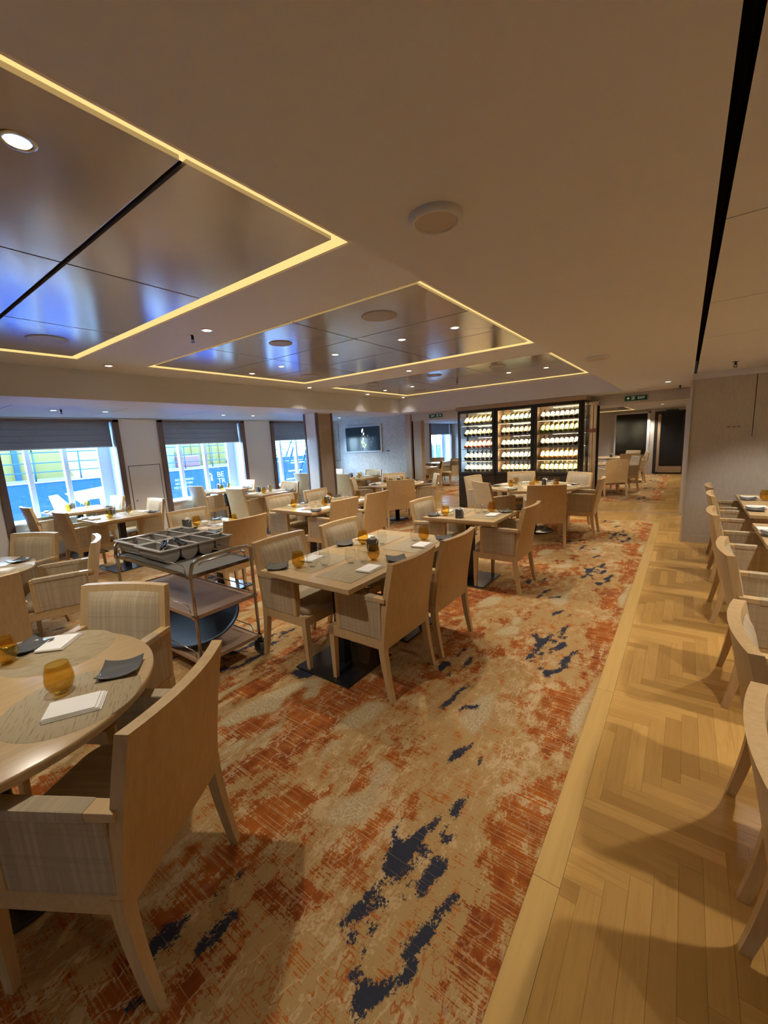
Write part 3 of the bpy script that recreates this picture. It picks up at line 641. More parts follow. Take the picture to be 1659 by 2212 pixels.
# ------------------------------------------------------------------ dining chair (faces +y; origin on the floor between the legs)
def chair_proto():
    t = thing('dining_chair', 'chair', 'chair')
    hw = lambda z: .272-.018*max(0, (z-.34))/.55
    yb = lambda z: -.212-.052*(1-z/.36)**1.5 if z < .36 else -.212-.088*((z-.36)/.53)**1.35
    bow = lambda x, z: -.034*(1-(x/hw(z))**2)*min(1, max(0, (z-.30)/.25))
    nx, nz, th = 12, 10, .040
    zs = [.345+(.545)*k/nz for k in range(nz+1)]
    front, back = [], []
    for z in zs:
        for i in range(nx+1):
            x = hw(z)*(-1+2*i/nx); y = yb(z)+bow(x, z); back.append((x, y, z)); front.append((x, y+th, z))
    b = MB(); N = nx+1; nn = len(back)
    f = []
    for j in range(nz):
        for i in range(nx):
            a = j*N+i; f.append((a, a+1, a+1+N, a+N)); f.append((nn+a, nn+a+N, nn+a+1+N, nn+a+1))
    for i in range(nx): f.append((i, nn+i, nn+i+1, i+1)); a = nz*N+i; f.append((a, a+1, nn+a+1, nn+a))
    b.add(back+front, f, True)
    fs = []
    for j in range(nz): fs.append((j*N, j*N+N, nn+j*N+N, nn+j*N)); a = j*N+nx; fs.append((a, nn+a, nn+a+N, a+N))
    b.add(back+front, fs, False)
    o = b.build('backrest', OAK, t)
    sm = o.data; ed = o.modifiers.new('split', 'EDGE_SPLIT'); ed.split_angle = .7
    # upholstered pad set into the front of the back
    p = MB(); px, pz = 10, 10; pf = []
    for j in range(pz+1):
        z = .47+.383*j/pz
        for i in range(px+1):
            u = -1+2*i/px; x = .222*u*(hw(z)/.265); v = -1+2*j/pz
            bul = .030*((1-abs(u)**6)*(1-abs(v)**6))**.5
            pf.append((x, yb(z)+bow(x, z)+th+.001+bul, z))
    q = px+1
    p.add(pf, [(j*q+i+1, j*q+i, (j+1)*q+i, (j+1)*q+i+1) for j in range(pz) for i in range(px)], True)
    p.build('back_pad', FABRIC, t)
    # seat cushion
    s = MB(); rings = []
    for z, k in ((.400, -.006), (.406, 0), (.44, .008), (.458, .006), (.468, -.004), (.474, -.03), (.478, -.10)):
        ring = []
        for m in range(28):
            an = 2*PI*m/28; cx, sy = math.cos(an), math.sin(an); e = .32
            X = math.copysign(abs(cx)**e, cx)*(.232+k); Y = .035+math.copysign(abs(sy)**e, sy)*(.222+k)
            ring.append((X, Y, z))
        rings.append(ring)
    s.loft(rings, smooth=True).build('seat', FABRIC, t)
    r = MB()
    for sx in (-1, 1): r.rbox(min(sx*.268, sx*.242), max(sx*.268, sx*.242), -.205, .245, .335, .402, .003)
    r.rbox(-.243, .243, .218, .244, .335, .402, .003).rbox(-.243, .243, -.215, -.19, .335, .402, .003)
    r.build('seat_frame', OAKX, t)
    def post(pts):     # tapered square leg through (x, y, z, half width x, half width y)
        m = MB(); m.loft([[(x-a, y-c, z), (x+a, y-c, z), (x+a, y+c, z), (x-a, y+c, z)] for x, y, z, a, c in pts]); return m
    for sx in (-1, 1):
        post([(sx*.244, .232, 0, .014, .014), (sx*.246, .226, .34, .022, .021), (sx*.246, .226, .402, .022, .021)]).build('leg', OAK, t)
        zl = [0, .06, .12, .18, .24, .30, .345, .39]
        post([(sx*(.250+.004*(1-z/.42)), yb(z)+.020-.003*(1-z/.42), z, .015+.0070*min(1, z/.34), .016+.0055*min(1, z/.34)) for z in zl]).build('leg', OAK, t)
    for sx in (-1, 1):
        a = MB(); a.rbox(sx*.25-.022, sx*.25+.022, -.20, .135, .402, .655, .008)
        a.build('side_panel', FABSIDE, t)
        MB().rbox(sx*.25-.024, sx*.25+.024, .133, .168, .402, .668, .004).build('arm_post', OAK, t)
        MB().rbox(sx*.25-.027, sx*.25+.027, -.15, .150, .640, .674, .006).build('arm_pad', FABSIDE, t)
        MB().rbox(sx*.25-.025, sx*.25+.025, -.235, -.148, .644, .672, .003).build('arm_cap', OAKX, t)
    return t
CH = chair_proto()
def chair(tx, ty, ang, label, group, z=0):
    """tx, ty: middle of the top of the back; ang: degrees, where the sitter looks"""
    a = math.radians(ang); d = Vector((math.cos(a), math.sin(a)))
    p = Vector((tx, ty))+d*.29
    return use(CH, (p.x, p.y, .004 if p.x < XC else .001), a-PI/2, label, group)
G1, G2, G3 = 'armchairs in the middle of the room', 'armchairs at the window tables', 'armchairs in the row along the right side'
L4 = [
 (-1.250, .566, 211, 'big armchair seen from behind at the nearest round table', G1),
 (-2.47, .90, 298, 'armchair with plaid back pad between the nearest round table and the trolley', G1),
 (-1.335, 2.11, 180, 'nearer of two armchair backs along the aisle side of the long table', G1),
 (-1.325, 2.735, 180, 'farther of two armchair backs along the aisle side of the long table', G1),
 (-2.615, 2.09, 0, 'armchair beside the trolley caster, its back pad facing the aisle', G1),
 (-2.575, 2.765, 0, 'armchair on the inner side of the long table, behind the sugar box', G1),
 (-1.22, 4.20, 180, 'armchair on the aisle side of the lone two-seat table, seen from its arm side', G1),
 (-2.55, 4.22, 0, 'armchair on the inner side of the lone two-seat table, with pad facing the aisle', G1),
 (-1.51, 5.84, 112, 'armchair seen from straight behind at the round table before the wine cabinet', G1),
 (-.985, 6.90, 183, 'armchair in profile at the aisle side of the large round table', G1),
 (-1.46, 7.84, 238, 'armchair with pale pad backed against the right wine cabinet door', G1),
 (-2.53, 7.93, 296, 'armchair facing the camera in front of the middle wine cabinet door', G1),
 (-3.15, 7.06, 350, 'armchair before the left wine cabinet door, hidden partly by a pale backed one', G1),
 (-2.58, 6.08, 54, 'pale lit armchair back at the left of the round table before the wine cabinet', G1),
 (-4.16, 6.19, 125, 'armchair seen from straight behind at the small round table left of the wine cabinet', G1),
 (-4.07, 7.40, 217, 'armchair in profile at the small round table, nearest to the left doorway', G1),
 (-5.23, 7.52, 310, 'armchair facing the camera at the small round table, under the wall switch', G1),
 (-5.50, 6.40, 32, 'armchair at the window side of the small round table, only its side seen', G1),
 (-4.87, 3.98, 0, 'nearer armchair on the inner side of the middle four-seat table', G1),
 (-4.82, 4.67, 0, 'farther armchair on the inner side of the middle four-seat table', G1),
 (-3.515, 3.95, 180, 'nearer armchair back on the aisle side of the middle four-seat table', G1),
 (-3.505, 4.63, 180, 'farther armchair back on the aisle side of the middle four-seat table', G1),
 (-4.975, 2.61, 0, 'armchair behind the dark sugar box at the two-seat table past the trolley', G1),
 (-3.67, 2.55, 180, 'armchair seen from behind right over the grey cutlery bins', G1),
 (-5.10, 1.15, 297, 'armchair with pad facing us at the left round table, under the nearest window', G1),
 (-4.17, 1.34, 250, 'armchair in side view at the left round table, near the trolley post', G1),
 (-3.42, .40, 180, 'armchair cut by the left edge of the picture, seen from behind', G1),
 (-8.10, 1.76, 90, 'pale backed armchair against the nearest window, on the camera side of its table', G2),
 (-8.10, 3.06, 270, 'pale armchair against the pier, facing the camera at the nearest window table', G2),
 (-6.72, 1.79, 90, 'pale backed armchair on the camera side of the second table at the nearest window', G2),
 (-6.80, 3.11, 270, 'armchair with lit pad facing us at the second table by the nearest window', G2),
 (-8.12, 4.50, 90, 'pale backed armchair in front of the hull lettering at the middle window', G2),
 (-8.08, 5.78, 270, 'pale armchair by the right reveal of the middle window, facing us', G2),
 (-6.57, 4.36, 90, 'tall pale chair back at the second table by the middle window', G2),
 (-6.52, 5.66, 270, 'pale armchair facing us between middle window and column', G2),
 (-8.05, 7.35, 90, 'grey lit armchair back at the window left of the column', G2),
 (-6.53, 7.19, 90, 'pale lit chair back just right of the column', G2),
 (-6.55, 8.53, 270, 'pale armchair facing us below the television', G2),
 (-8.02, 8.70, 270, 'armchair showing a corner of its back right of the column, under the television', G2),
 (.255, 6.17, 0, 'farthest armchair of the right row, nearly against the grey wall', G3),
 (.245, 5.45, 0, 'second farthest armchair of the right row, at the far table', G3),
 (.215, 4.34, 0, 'third farthest armchair of the right row, at the shorter table', G3),
 (.225, 3.08, 0, 'middle armchair of the right row, fourth from the grey wall', G3),
 (.205, 1.86, 0, 'second nearest armchair of the right row', G3),
 (.195, 1.17, 0, 'nearest armchair of the right row, cut by the right edge of the picture', G3),
 (-1.26, 11.05, 122, 'armchair seen from behind just through the right doorway', 'armchairs in the next room'),
 (-1.0, 12.55, 208, 'armchair with pale pad behind the first one through the right doorway', 'armchairs in the next room'),
 (-1.28, 13.8, 120, 'armchair seen from behind farther back through the right doorway', 'armchairs in the next room'),
 (-.90, 14.5, 190, 'armchair in profile next to the dark door of the next room', 'armchairs in the next room'),
 (-1.36, 15.75, 235, 'farthest armchair in front of the dark panel of the next room', 'armchairs in the next room'),
 (-2.6, 12.7, 320, 'armchair mostly hidden by the door post in the next room', 'armchairs in the next room'),
 (-6.15, 11.55, 215, 'armchair with its arm towards us through the left doorway', 'armchairs in the next room'),
 (-6.35, 12.95, 250, 'armchair right of the window seen through the left doorway', 'armchairs in the next room'),
 (-7.6, 13.9, 290, 'armchair facing us below the far window through the left doorway', 'armchairs in the next room'),
 (-7.35, 10.9, 350, 'grey armchair at the left side of the doorway view into the next room', 'armchairs in the next room')]
for q in L4: chair(*q)

# ------------------------------------------------------------------ tables
def rect_table(lx, ly, label, loc, rz=0, group='rectangular oak tables'):
    k = ('rect', lx, ly)
    if k not in TB:
        t = thing('dining_table', label, 'table')
        MB().rbox(-lx/2, lx/2, -ly/2, ly/2, .718, .75, .003).build('tabletop', TOP, t)
        MB().rbox(-lx/2+.05, lx/2-.05, -ly/2+.05, ly/2-.05, .690, .718, .003).build('support_frame', OAKX, t)
        MB().rbox(-.04, .04, -.04, .04, .014, .69, .004).build('column', BLACKM, t)
        MB().rbox(-.25, .25, -.25, .25, 0, .014, .003).build('base_plate', STEEL, t)
        TB[k] = t
    return use(TB[k], (*loc, .004 if loc[0] < XC else .001), rz, label, group)
TB = {}
def round_table(r, label, loc, group='round oak tables'):
    k = ('round', r)
    if k not in TB:
        t = thing('round_table', label, 'table')
        MB().lathe([(.001, .75), (r-.004, .75), (r, .746), (r, .722), (r-.004, .718), (.001, .718)], 72).build('tabletop', TOP, t)
        MB().lathe([(r*.55, .718), (r*.55, .695), (.001, .695)], 32).build('support_frame', OAKX, t)
        MB().cyl((0, 0), .045, .015, .70, 20).build('column', BLACKM, t)
        rb = .235 if r < .65 else .30
        MB().lathe([(rb, 0), (rb, .012), (rb-.006, .016), (.001, .018)], 40).build('base_plate', STEEL, t)
        TB[k] = t
    return use(TB[k], (*loc, .004), 0, label, group)
rect_table(.82, .715, 'oak two-seat table, nearer half of the long pair beside the trolley', (-1.955, 2.06))
rect_table(.82, .715, 'oak two-seat table, farther half of the long pair beside the trolley', (-1.955, 2.78))
rect_table(.82, .70, 'lone oak two-seat table between the long pair and the big round table', (-1.90, 4.19))
rect_table(.82, .715, 'oak two-seat table, nearer half of the middle four-seat pair', (-4.19, 3.94))
rect_table(.82, .715, 'oak two-seat table, farther half of the middle four-seat pair', (-4.19, 4.66))
rect_table(.82, .715, 'oak two-seat table past the trolley with a dark sugar box on it', (-4.30, 2.57))
rect_table(.82, .715, 'oak two-seat table close against the nearest window', (-8.03, 2.42), PI/2)
rect_table(.82, .715, 'oak two-seat table one step in from the nearest window', (-6.46, 2.42), PI/2)
rect_table(.82, .715, 'oak two-seat table close against the middle window', (-8.03, 5.14), PI/2)
rect_table(.82, .715, 'oak two-seat table one step in from the middle window', (-6.45, 5.0), PI/2)
rect_table(.82, .715, 'oak two-seat table under the window beside the column', (-8.02, 8.02), PI/2)
rect_table(.82, .715, 'oak two-seat table right of the column, under the television', (-6.50, 7.86), PI/2)
rect_table(1.00, 1.46, 'long oak table by the grey right wall, far end of the right row', (1.02, 5.74))
rect_table(1.00, .82, 'shorter oak table of the right row, nearer one', (1.0, 4.20))
round_table(.562, 'nearest round oak table, cut by the left edge of the picture', (-1.99, .186))
round_table(.56, 'round oak table at the left edge with a bluish gleam on its rim', (-4.55, .42))
round_table(.70, 'large round oak table in front of the wine cabinet', (-1.98, 6.88))
round_table(.561, 'small round oak table left of the wine cabinet', (-4.72, 6.86))
round_table(.562, 'round oak table just inside the right doorway', (-1.9, 11.95))
round_table(.562, 'round oak table by the far wall of the next room', (-1.95, 14.6))
rect_table(.82, .715, 'oak table in the view through the left doorway', (-6.6, 10.95))
rect_table(.82, .715, 'oak table by the far window of the next room', (-7.3, 13.1), PI/2)

# ------------------------------------------------------------------ tableware prototypes (origin on the table surface)
def tumbler(name, mat, s=1.0, hh=1.0):
    prof = [(.001, .004), (.020, .004), (.034, .016), (.043, .042), (.0435, .058), (.040, .082), (.034, .108), (.0335, .110), (.0325, .108), (.038, .082), (.0413, .058), (.041, .042), (.032, .018), (.018, .010), (.001, .009)]
    t = MB(); t.lathe([(.001, 0), (.022, 0)]+[(r*s, z*s*hh) for r, z in prof], 26); return t.mesh(name, mat)
ME_AMBER, ME_CLEAR = tumbler('amber_tumbler', AMBER, 1.05, .98), tumbler('clear_tumbler', CLEAR, .98, 1.0)
def plate_mesh():
    n = 10; V = []; F = []; s = .070
    for top in (0, 1):
        for j in range(n+1):
            for i in range(n+1):
                u, v = -1+2*i/n, -1+2*j/n
                z = .003+.004*(max(abs(u), abs(v))**3)+.013*(u*u*v*v)+.002*(u*u+v*v)
                V.append((s*u, s*v, z+(.004 if top else 0)))
    q = (n+1)**2; N = n+1
    for j in range(n):
        for i in range(n): a = j*N+i; F += [(a, a+N, a+N+1, a+1), (q+a, q+a+1, q+a+N+1, q+a+N)]
    for i in range(n):
        F += [(i, i+1, q+i+1, q+i)]; a = n*N+i; F += [(a, q+a, q+a+1, a+1)]
        a = i*N; F += [(a, q+a, q+a+N, a+N)]; a = i*N+n; F += [(a, a+N, q+a+N, q+a)]
    m = MB().add(V, F, True); m.box(-.03, .03, -.03, .03, 0, .006); return m.mesh('side_plate', PLATE)
ME_PLATE = plate_mesh()
def napkin_mesh():
    m = MB(); L, W = .165, .115
    for k in range(4):
        z = .0035*k; dx = .004*k
        m.rbox(-L/2, L/2-dx-(.006 if k == 3 else 0), -W/2+.002*k, W/2-.0015*k, z, z+.0034, .0012)
    m.tube([(-L/2+.002, -W/2+.004, .007), (-L/2+.001, W/2-.004, .007)], .0066, 8)
    return m.mesh('napkin', NAPKIN)
ME_NAP = napkin_mesh()
ME_MAT = MB().rbox(-.215, .215, -.15, .15, 0, .0025, .001).mesh('placemat', PLACEMAT)
ME_MATR = MB().lathe([(.001, .0025), (.205, .0025), (.208, 0)], 56).mesh('round_placemat', PLACEMAT)
def one(name, me, label, cat, loc, rz, group):
    o = bpy.data.objects.new(name, me); C.objects.link(o); o.location = loc; o.rotation_euler = (0, 0, rz)
    return tag(o, label, cat, group)
def caddy_proto():
    t = thing('sugar_caddy', 'c', 'caddy')
    b = MB()
    b.box(-.034, .034, -.034, -.030, 0, .095).box(-.034, .034, .030, .034, 0, .095).box(-.034, -.030, -.03, .03, 0, .095).box(.030, .034, -.03, .03, 0, .095).box(-.03, .03, -.03, .03, 0, .004)
    b.build('box', CADDY, t)
    for k, (x, y, a) in enumerate([(-.018, -.012, .15), (-.006, .01, -.2), (.008, -.006, .1), (.019, .012, -.1), (0, 0, .9)]):
        m = MB().rbox(-.004, .004, -.019, .019, .01, .078+.007*(k % 3), .002); o = m.build('sugar_packet', NAPKIN, t); o.location = (x, y, .028); o.rotation_euler = (.1*k-.2, a*.6, a)
    return t
CAD = caddy_proto()
ZT = .754
def ware(kind, x, y, z, rz, where):
    z = z
    if kind == 'a': return one('amber_tumbler', ME_AMBER, 'amber tumbler '+where, 'glass', (x, y, z), rz, 'amber tumblers')
    if kind == 'c': return one('clear_tumbler', ME_CLEAR, 'clear tumbler '+where, 'glass', (x, y, z), rz, 'clear tumblers')
    if kind == 'p': return one('side_plate', ME_PLATE, 'dark side plate '+where, 'plate', (x, y, z), rz, 'dark side plates')
    if kind == 'n': return one('napkin', ME_NAP, 'folded white napkin '+where, 'napkin', (x, y, z), rz, 'folded napkins')
    if kind == 'm': return one('placemat', ME_MAT, 'woven brown placemat '+where, 'placemat', (x, y, z), rz, 'rectangular placemats')
    if kind == 'r': return one('round_placemat', ME_MATR, 'round woven placemat '+where, 'placemat', (x, y, z), rz, 'round placemats')
    if kind == 's': return use(CAD, (x, y, z), rz, 'dark sugar box '+where, 'sugar boxes')
zz = ZT; zm = ZT+.003
H = PI/2
# the long pair beside the trolley
for q in [('m', -2.13, 2.04, zz, H, 'at the caster-side seat of the long table by the trolley'), ('m', -1.76, 2.01, zz, H, 'at the nearest aisle seat of the long table by the trolley'),
    ('m', -2.13, 2.76, zz, H, 'at the far inner seat of the long table by the trolley'), ('m', -1.76, 2.76, zz, H, 'at the far aisle seat of the long table by the trolley'),
    ('p', -2.29, 1.80, zz, .75, 'at the near left corner of the long table by the trolley'), ('a', -2.150, 1.872, zm, 0, 'nearest the near left corner of the long table by the trolley'),
    ('c', -2.075, 1.935, zm, 0, 'next to the amber one at the near end of the long table'), ('c', -2.015, 1.995, zm, 0, 'second from the amber one at the near end of the long table'), ('n', -2.215, 2.075, zm, 1.7, 'behind the tumblers at the near left seat of the long table'),
    ('c', -1.885, 2.125, zm, 0, 'left of two in front of the amber one mid long table'), ('c', -1.825, 2.19, zm, 0, 'right of two beside the amber one mid long table'), ('a', -1.785, 2.265, zm, 0, 'in front of the sugar box on the long table'),
    ('p', -1.635, 2.335, zz, .75, 'between the two aisle seats of the long table'), ('n', -1.675, 2.075, zm, H+.05, 'lying at the nearest aisle seat of the long table'),
    ('p', -2.29, 2.52, zz, .8, 'between the two inner seats of the long table'), ('a', -2.15, 2.595, zm, 0, 'left of the sugar box on the long table'), ('n', -2.26, 2.77, zm, 1.7, 'at the far inner seat of the long table'), ('c', -2.0, 2.66, zm, 0, 'right behind the sugar box of the long table'),
    ('s', -1.955, 2.475, zz, .1, 'in the middle of the long table by the trolley'), ('c', -1.81, 2.875, zm, 0, 'beside the amber one at the far end of the long table'), ('a', -1.755, 2.93, zm, 0, 'at the far end of the long table by the trolley'),
    ('n', -1.675, 2.765, zm, H+.05, 'at the far aisle seat of the long table'), ('p', -1.615, 3.04, zz, .8, 'at the far right corner of the long table')]: ware(*q)
# lone two-seat table
for q in [('m', -2.10, 4.19, zz, H, 'at the inner seat of the lone two-seat table'), ('m', -1.70, 4.19, zz, H, 'at the aisle seat of the lone two-seat table'),
    ('p', -2.24, 3.96, zz, .8, 'at the inner seat of the lone two-seat table'), ('a', -2.105, 3.99, zm, 0, 'near the sugar box of the lone two-seat table'), ('c', -2.055, 4.06, zm, 0, 'behind the amber one on the lone two-seat table'), ('n', -2.2, 4.25, zm, 1.7, 'at the inner seat of the lone two-seat table'),
    ('s', -1.905, 3.93, zz, .1, 'at the near edge of the lone two-seat table'), ('c', -1.83, 4.245, zm, 0, 'left of three at the aisle seat of the lone two-seat table'), ('c', -1.78, 4.32, zm, 0, 'middle of three at the aisle seat of the lone two-seat table'), ('a', -1.725, 4.375, zm, 0, 'right of three at the aisle seat of the lone two-seat table'),
    ('n', -1.635, 4.19, zm, H, 'at the aisle seat of the lone two-seat table'), ('p', -1.58, 4.42, zz, .8, 'at the aisle seat of the lone two-seat table')]: ware(*q)
# nearest round table
cx, cy = -1.99, .186
for q in [('r', -1.695, .395, zz, 2.65, 'under the nearest napkin on the nearest round table'), ('r', -2.20, .50, zz, 1.1, 'on the far side of the nearest round table'),
    ('a', -1.795, .39, zm, 0, 'standing clear on the nearest round table'), ('n', -1.635, .385, zm, 1.05, 'nearest of all, on the nearest round table'), ('p', -1.765, .575, zz, .95, 'near the rim of the nearest round table'),
    ('n', -2.29, .525, zm, 2.35, 'behind the amber tumbler on the nearest round table'), ('a', -2.275, .335, zm, 0, 'cut by the left edge on the nearest round table'), ('p', -2.37, .43, zz, .3, 'at the left edge behind the napkin on the nearest round table')]: ware(*q)
# right row
for q in [('n', .63, 6.2, zz, .03, 'at the far seat of the long right hand table'), ('p', .60, 6.02, zz, 0, 'at the far seat of the long right hand table'), ('a', .73, 5.99, zz, 0, 'on the long right hand table by the wall'), ('n', .62, 5.47, zz, .03, 'at the near seat of the long right hand table'), ('p', .585, 5.28, zz, 0, 'at the near seat of the long right hand table'),
    ('n', .585, 4.33, zz, .03, 'on the shorter right hand table'), ('p', .575, 4.12, zz, 0, 'on the shorter right hand table'), ('a', .9, 5.3, zz, 0, 'farther in on the long right hand table'), ('c', .86, 5.95, zz, 0, 'farther in on the long right hand table')]: ware(*q)
# settings for the other tables: each seat gets a mat, napkin, plate and glasses laid like the long table
def setting(tx, ty, ang, where, extra=''):
    a = math.radians(ang); ca, sa = math.cos(a), math.sin(a)      # ang: direction the sitter looks
    def P(f, s): return tx+f*ca-s*sa, ty+f*sa+s*ca
    x, y = P(0, 0); ware('m', x, y, zz, a+H, where)
    x, y = P(-.10, .02); ware('n', x, y, zm, a+H+.06, where)
    x, y = P(-.13, .235); ware('p', x, y, zz, a+.8, where)
    x, y = P(.05, -.12); ware('a', x, y, zm, 0, where)
    x, y = P(.10, -.05); ware('c', x, y, zm, 0, 'beside amber one '+where)
    x, y = P(.15, .015); ware('c', x, y, zm, 0, 'second from amber '+where)
setting(-4.43, 3.94, 0, 'at the near inner seat halfway to the column'); setting(-4.43, 4.66, 0, 'at the far inner seat halfway to the column')
setting(-3.96, 3.94, 180, 'at the near aisle seat halfway to the column'); setting(-3.96, 4.66, 180, 'at the far aisle seat halfway to the column')
ware('s', -4.19, 4.3, zz, .1, 'in the middle of the four-seat table halfway to the column')
setting(-4.53, 2.57, 0, 'at inner seat of the table past the trolley'); setting(-4.08, 2.57, 180, 'at aisle seat of the table past the trolley'); ware('s', -4.50, 2.345, zz, .1, 'on the table past the trolley')
for tx, ty, nm in ((-8.03, 2.42, 'table touching nearest window'), (-6.46, 2.42, 'second table by nearest window'), (-8.03, 5.14, 'table touching middle window'), (-6.45, 5.0, 'second table by middle window'), (-8.02, 8.02, 'table under the column window'), (-6.5, 7.86, 'the table under the television')):
    setting(tx, ty-.22, 90, 'at near seat of '+nm); setting(tx, ty+.22, 270, 'at far seat of '+nm); ware('s', tx-.27, ty, zz, 0, 'on '+nm)
def round_set(cx, cy, r, angs, nm, words):
    for a, w in zip(angs, words):
        ar = math.radians(a); ca, sa = math.cos(ar), math.sin(ar); P = lambda d, s: (cx+d*ca-s*sa, cy+d*sa+s*ca)
        ware('r', *P(r-.24, 0), zz, ar, w+nm); ware('n', *P(r-.20, .02), zm, ar+H, w+nm); ware('p', *P(r-.13, .22), zz, ar+.8, w+nm)
        ware('a', *P(r-.34, -.12), zm, 0, w+nm)
        if r > .6 or a % 2: ware('c', *P(r-.40, .03), zm, 0, w+nm)
round_set(-1.98, 6.88, .70, [-60, 3, 60, 118, 176, 234], ' of the large round table', ['at the near seat', 'at the aisle seat', 'at the right far seat', 'at the middle far seat', 'at the left seat', 'at the near left seat'])
ware('s', -1.86, 7.02, zz, .2, 'on the large round table before the wine cabinet')
round_set(-4.72, 6.86, .56, [-51, 40, 127, 213], ' of the small round table', ['at the near seat', 'at the doorway seat', 'at the far seat', 'at the window seat'])
ware('s', -4.70, 6.95, zz, .2, 'on the small round table left of the wine cabinet')
for q in [('r', -4.28, .70, zz, 1.2, 'on the left round table near the gleaming rim'), ('n', -4.26, .70, zm, .9, 'on the left round table'), ('p', -4.52, .88, zz, .4, 'on the left round table')]: ware(*q)
ware('s', -1.86, 11.75, zz, 0, 'on the first round table of the next room'); ware('s', -1.85, 14.5, zz, 0, 'on the far round table of the next room')
for k, (x, y) in enumerate([(-1.7, 11.65), (-1.62, 11.8), (-2.0, 11.7)]): ware('c', x, y, zz, 0, ['left of three', 'right of three', 'middle of three'][(0, 2, 1)[k]]+' on the first round table of the next room')
ware('n', -1.62, 12.1, zz, .4, 'on the first round table of the next room'); ware('n', -1.6, 14.45, zz, .4, 'on the far round table of the next room')
ware('s', -6.75, 10.85, zz, 0, 'on the table seen through the left doorway'); ware('n', -6.35, 10.95, zz, 1.6, 'on the table seen through the left doorway')
for k, (x, y) in enumerate([(-6.6, 10.75), (-6.5, 10.85), (-6.7, 11.1), (-6.42, 11.1)]): ware('c', x, y, zz, 0, ['nearest', 'second nearest', 'third nearest', 'farthest'][k]+' on the table seen through the left doorway')
def spoon(x, y, rz, label):
    m = MB().lathe([(.001, .002), (.014, .003), (.019, .006)], 14, (0, 0, 0), 1.35, .9); m.tube([(.022, 0, .006), (.06, 0, .008), (.13, 0, .004)], .0028, 6)
    return one('spoon', m.mesh('spoon', CHROME), label, 'cutlery', (x, y, ZT), rz, 'spoons')
spoon(-4.08, 3.70, 1.0, 'spoon lying on the near corner of the middle four-seat table'); spoon(-4.32, 2.50, .4, 'spoon on the table past the trolley')

# ------------------------------------------------------------------ service trolley
t = thing('service_trolley', 'chrome framed service trolley with wooden shelves, two grey bins on top', 'trolley', (-3.2, 1.58, .004))
X0, X1, Y0, Y1 = -.58, .58, -.24, .24
TW = wood('trolley_shelf', (.36, .235, .15), (.30, .19, .12), .35, 'x')
for z, nm in ((.775, 'top_shelf'), (.485, 'middle_shelf'), (.15, 'bottom_shelf')):
    MB().rbox(X0+.01, X1-.01, Y0+.005, Y1-.005, z-.012, z+.004, .003).build(nm, M('trolley_top', (.15, .14, .125), .5) if z > .7 else TW, t)
    e = MB()
    for y in (Y0, Y1): e.rbox(X0, X1, y-.006, y+.006, z-.018, z+.010, .002)
    for x in (X0, X1): e.rbox(x-.006, x+.006, Y0, Y1, z-.018, z+.010, .002)
    e.build('shelf_edge', CHROME if z > .7 else TW, t)
    for y in (Y0+.004, Y1-.004):
        MB().tube([(X0+.06, y, z), (X0+.06, y, z+.045), (X0+.085, y, z+.062), (X1-.10, y, z+.062), (X1-.075, y, z+.045), (X1-.07, y, z)], .0045, 6).build('guard_rail', CHROME, t)
for x, s in ((X0, -1), (X1, 1)):
    pts = [(x, Y0, .13), (x, Y0, .70), (x+s*.005, Y0, .79), (x+s*.02, Y0+.012, .86), (x+s*.03, Y0+.05, .885), (x+s*.03, Y0+.10, .89), (x+s*.03, Y1-.10, .89), (x+s*.03, Y1-.05, .885), (x+s*.02, Y1-.012, .86), (x+s*.005, Y1, .79), (x, Y1, .70), (x, Y1, .13)]
    MB().tube(pts, .012, 12).build('handle_frame', CHROME, t)
    MB().tube([(x+s*.01, Y0+.06, .84), (x+s*.012, Y0+.09, .855), (x+s*.012, Y1-.09, .855), (x+s*.01, Y1-.06, .84)], .006, 8).build('inner_rail', CHROME, t)
    for y in (Y0, Y1):
        for z in (.775, .485, .15): MB().rbox(x-.02*(s > 0)-.012, x+.02*(s < 0)+.012, y-.016, y+.016, z-.02, z+.008, .004).build('bracket', CHROME, t)
        cst = MB().cyl((x, y), .022, .105, .135, 14).rbox(x-.03, x+.015, y-.024, y-.018, .03, .11, .002).rbox(x-.03, x+.015, y+.018, y+.024, .03, .11, .002).build('caster', BLACKM, t)
        wh = MB().cyl((0, 0), .05, -.015, .015, 24).cyl((0, 0), .02, -.019, .019, 14); o = wh.build('wheel', M('grey_rubber', (.06, .06, .055), .6), cst); o.rotation_euler = (PI/2, 0, 0); o.location = (x-.012, y, .05)
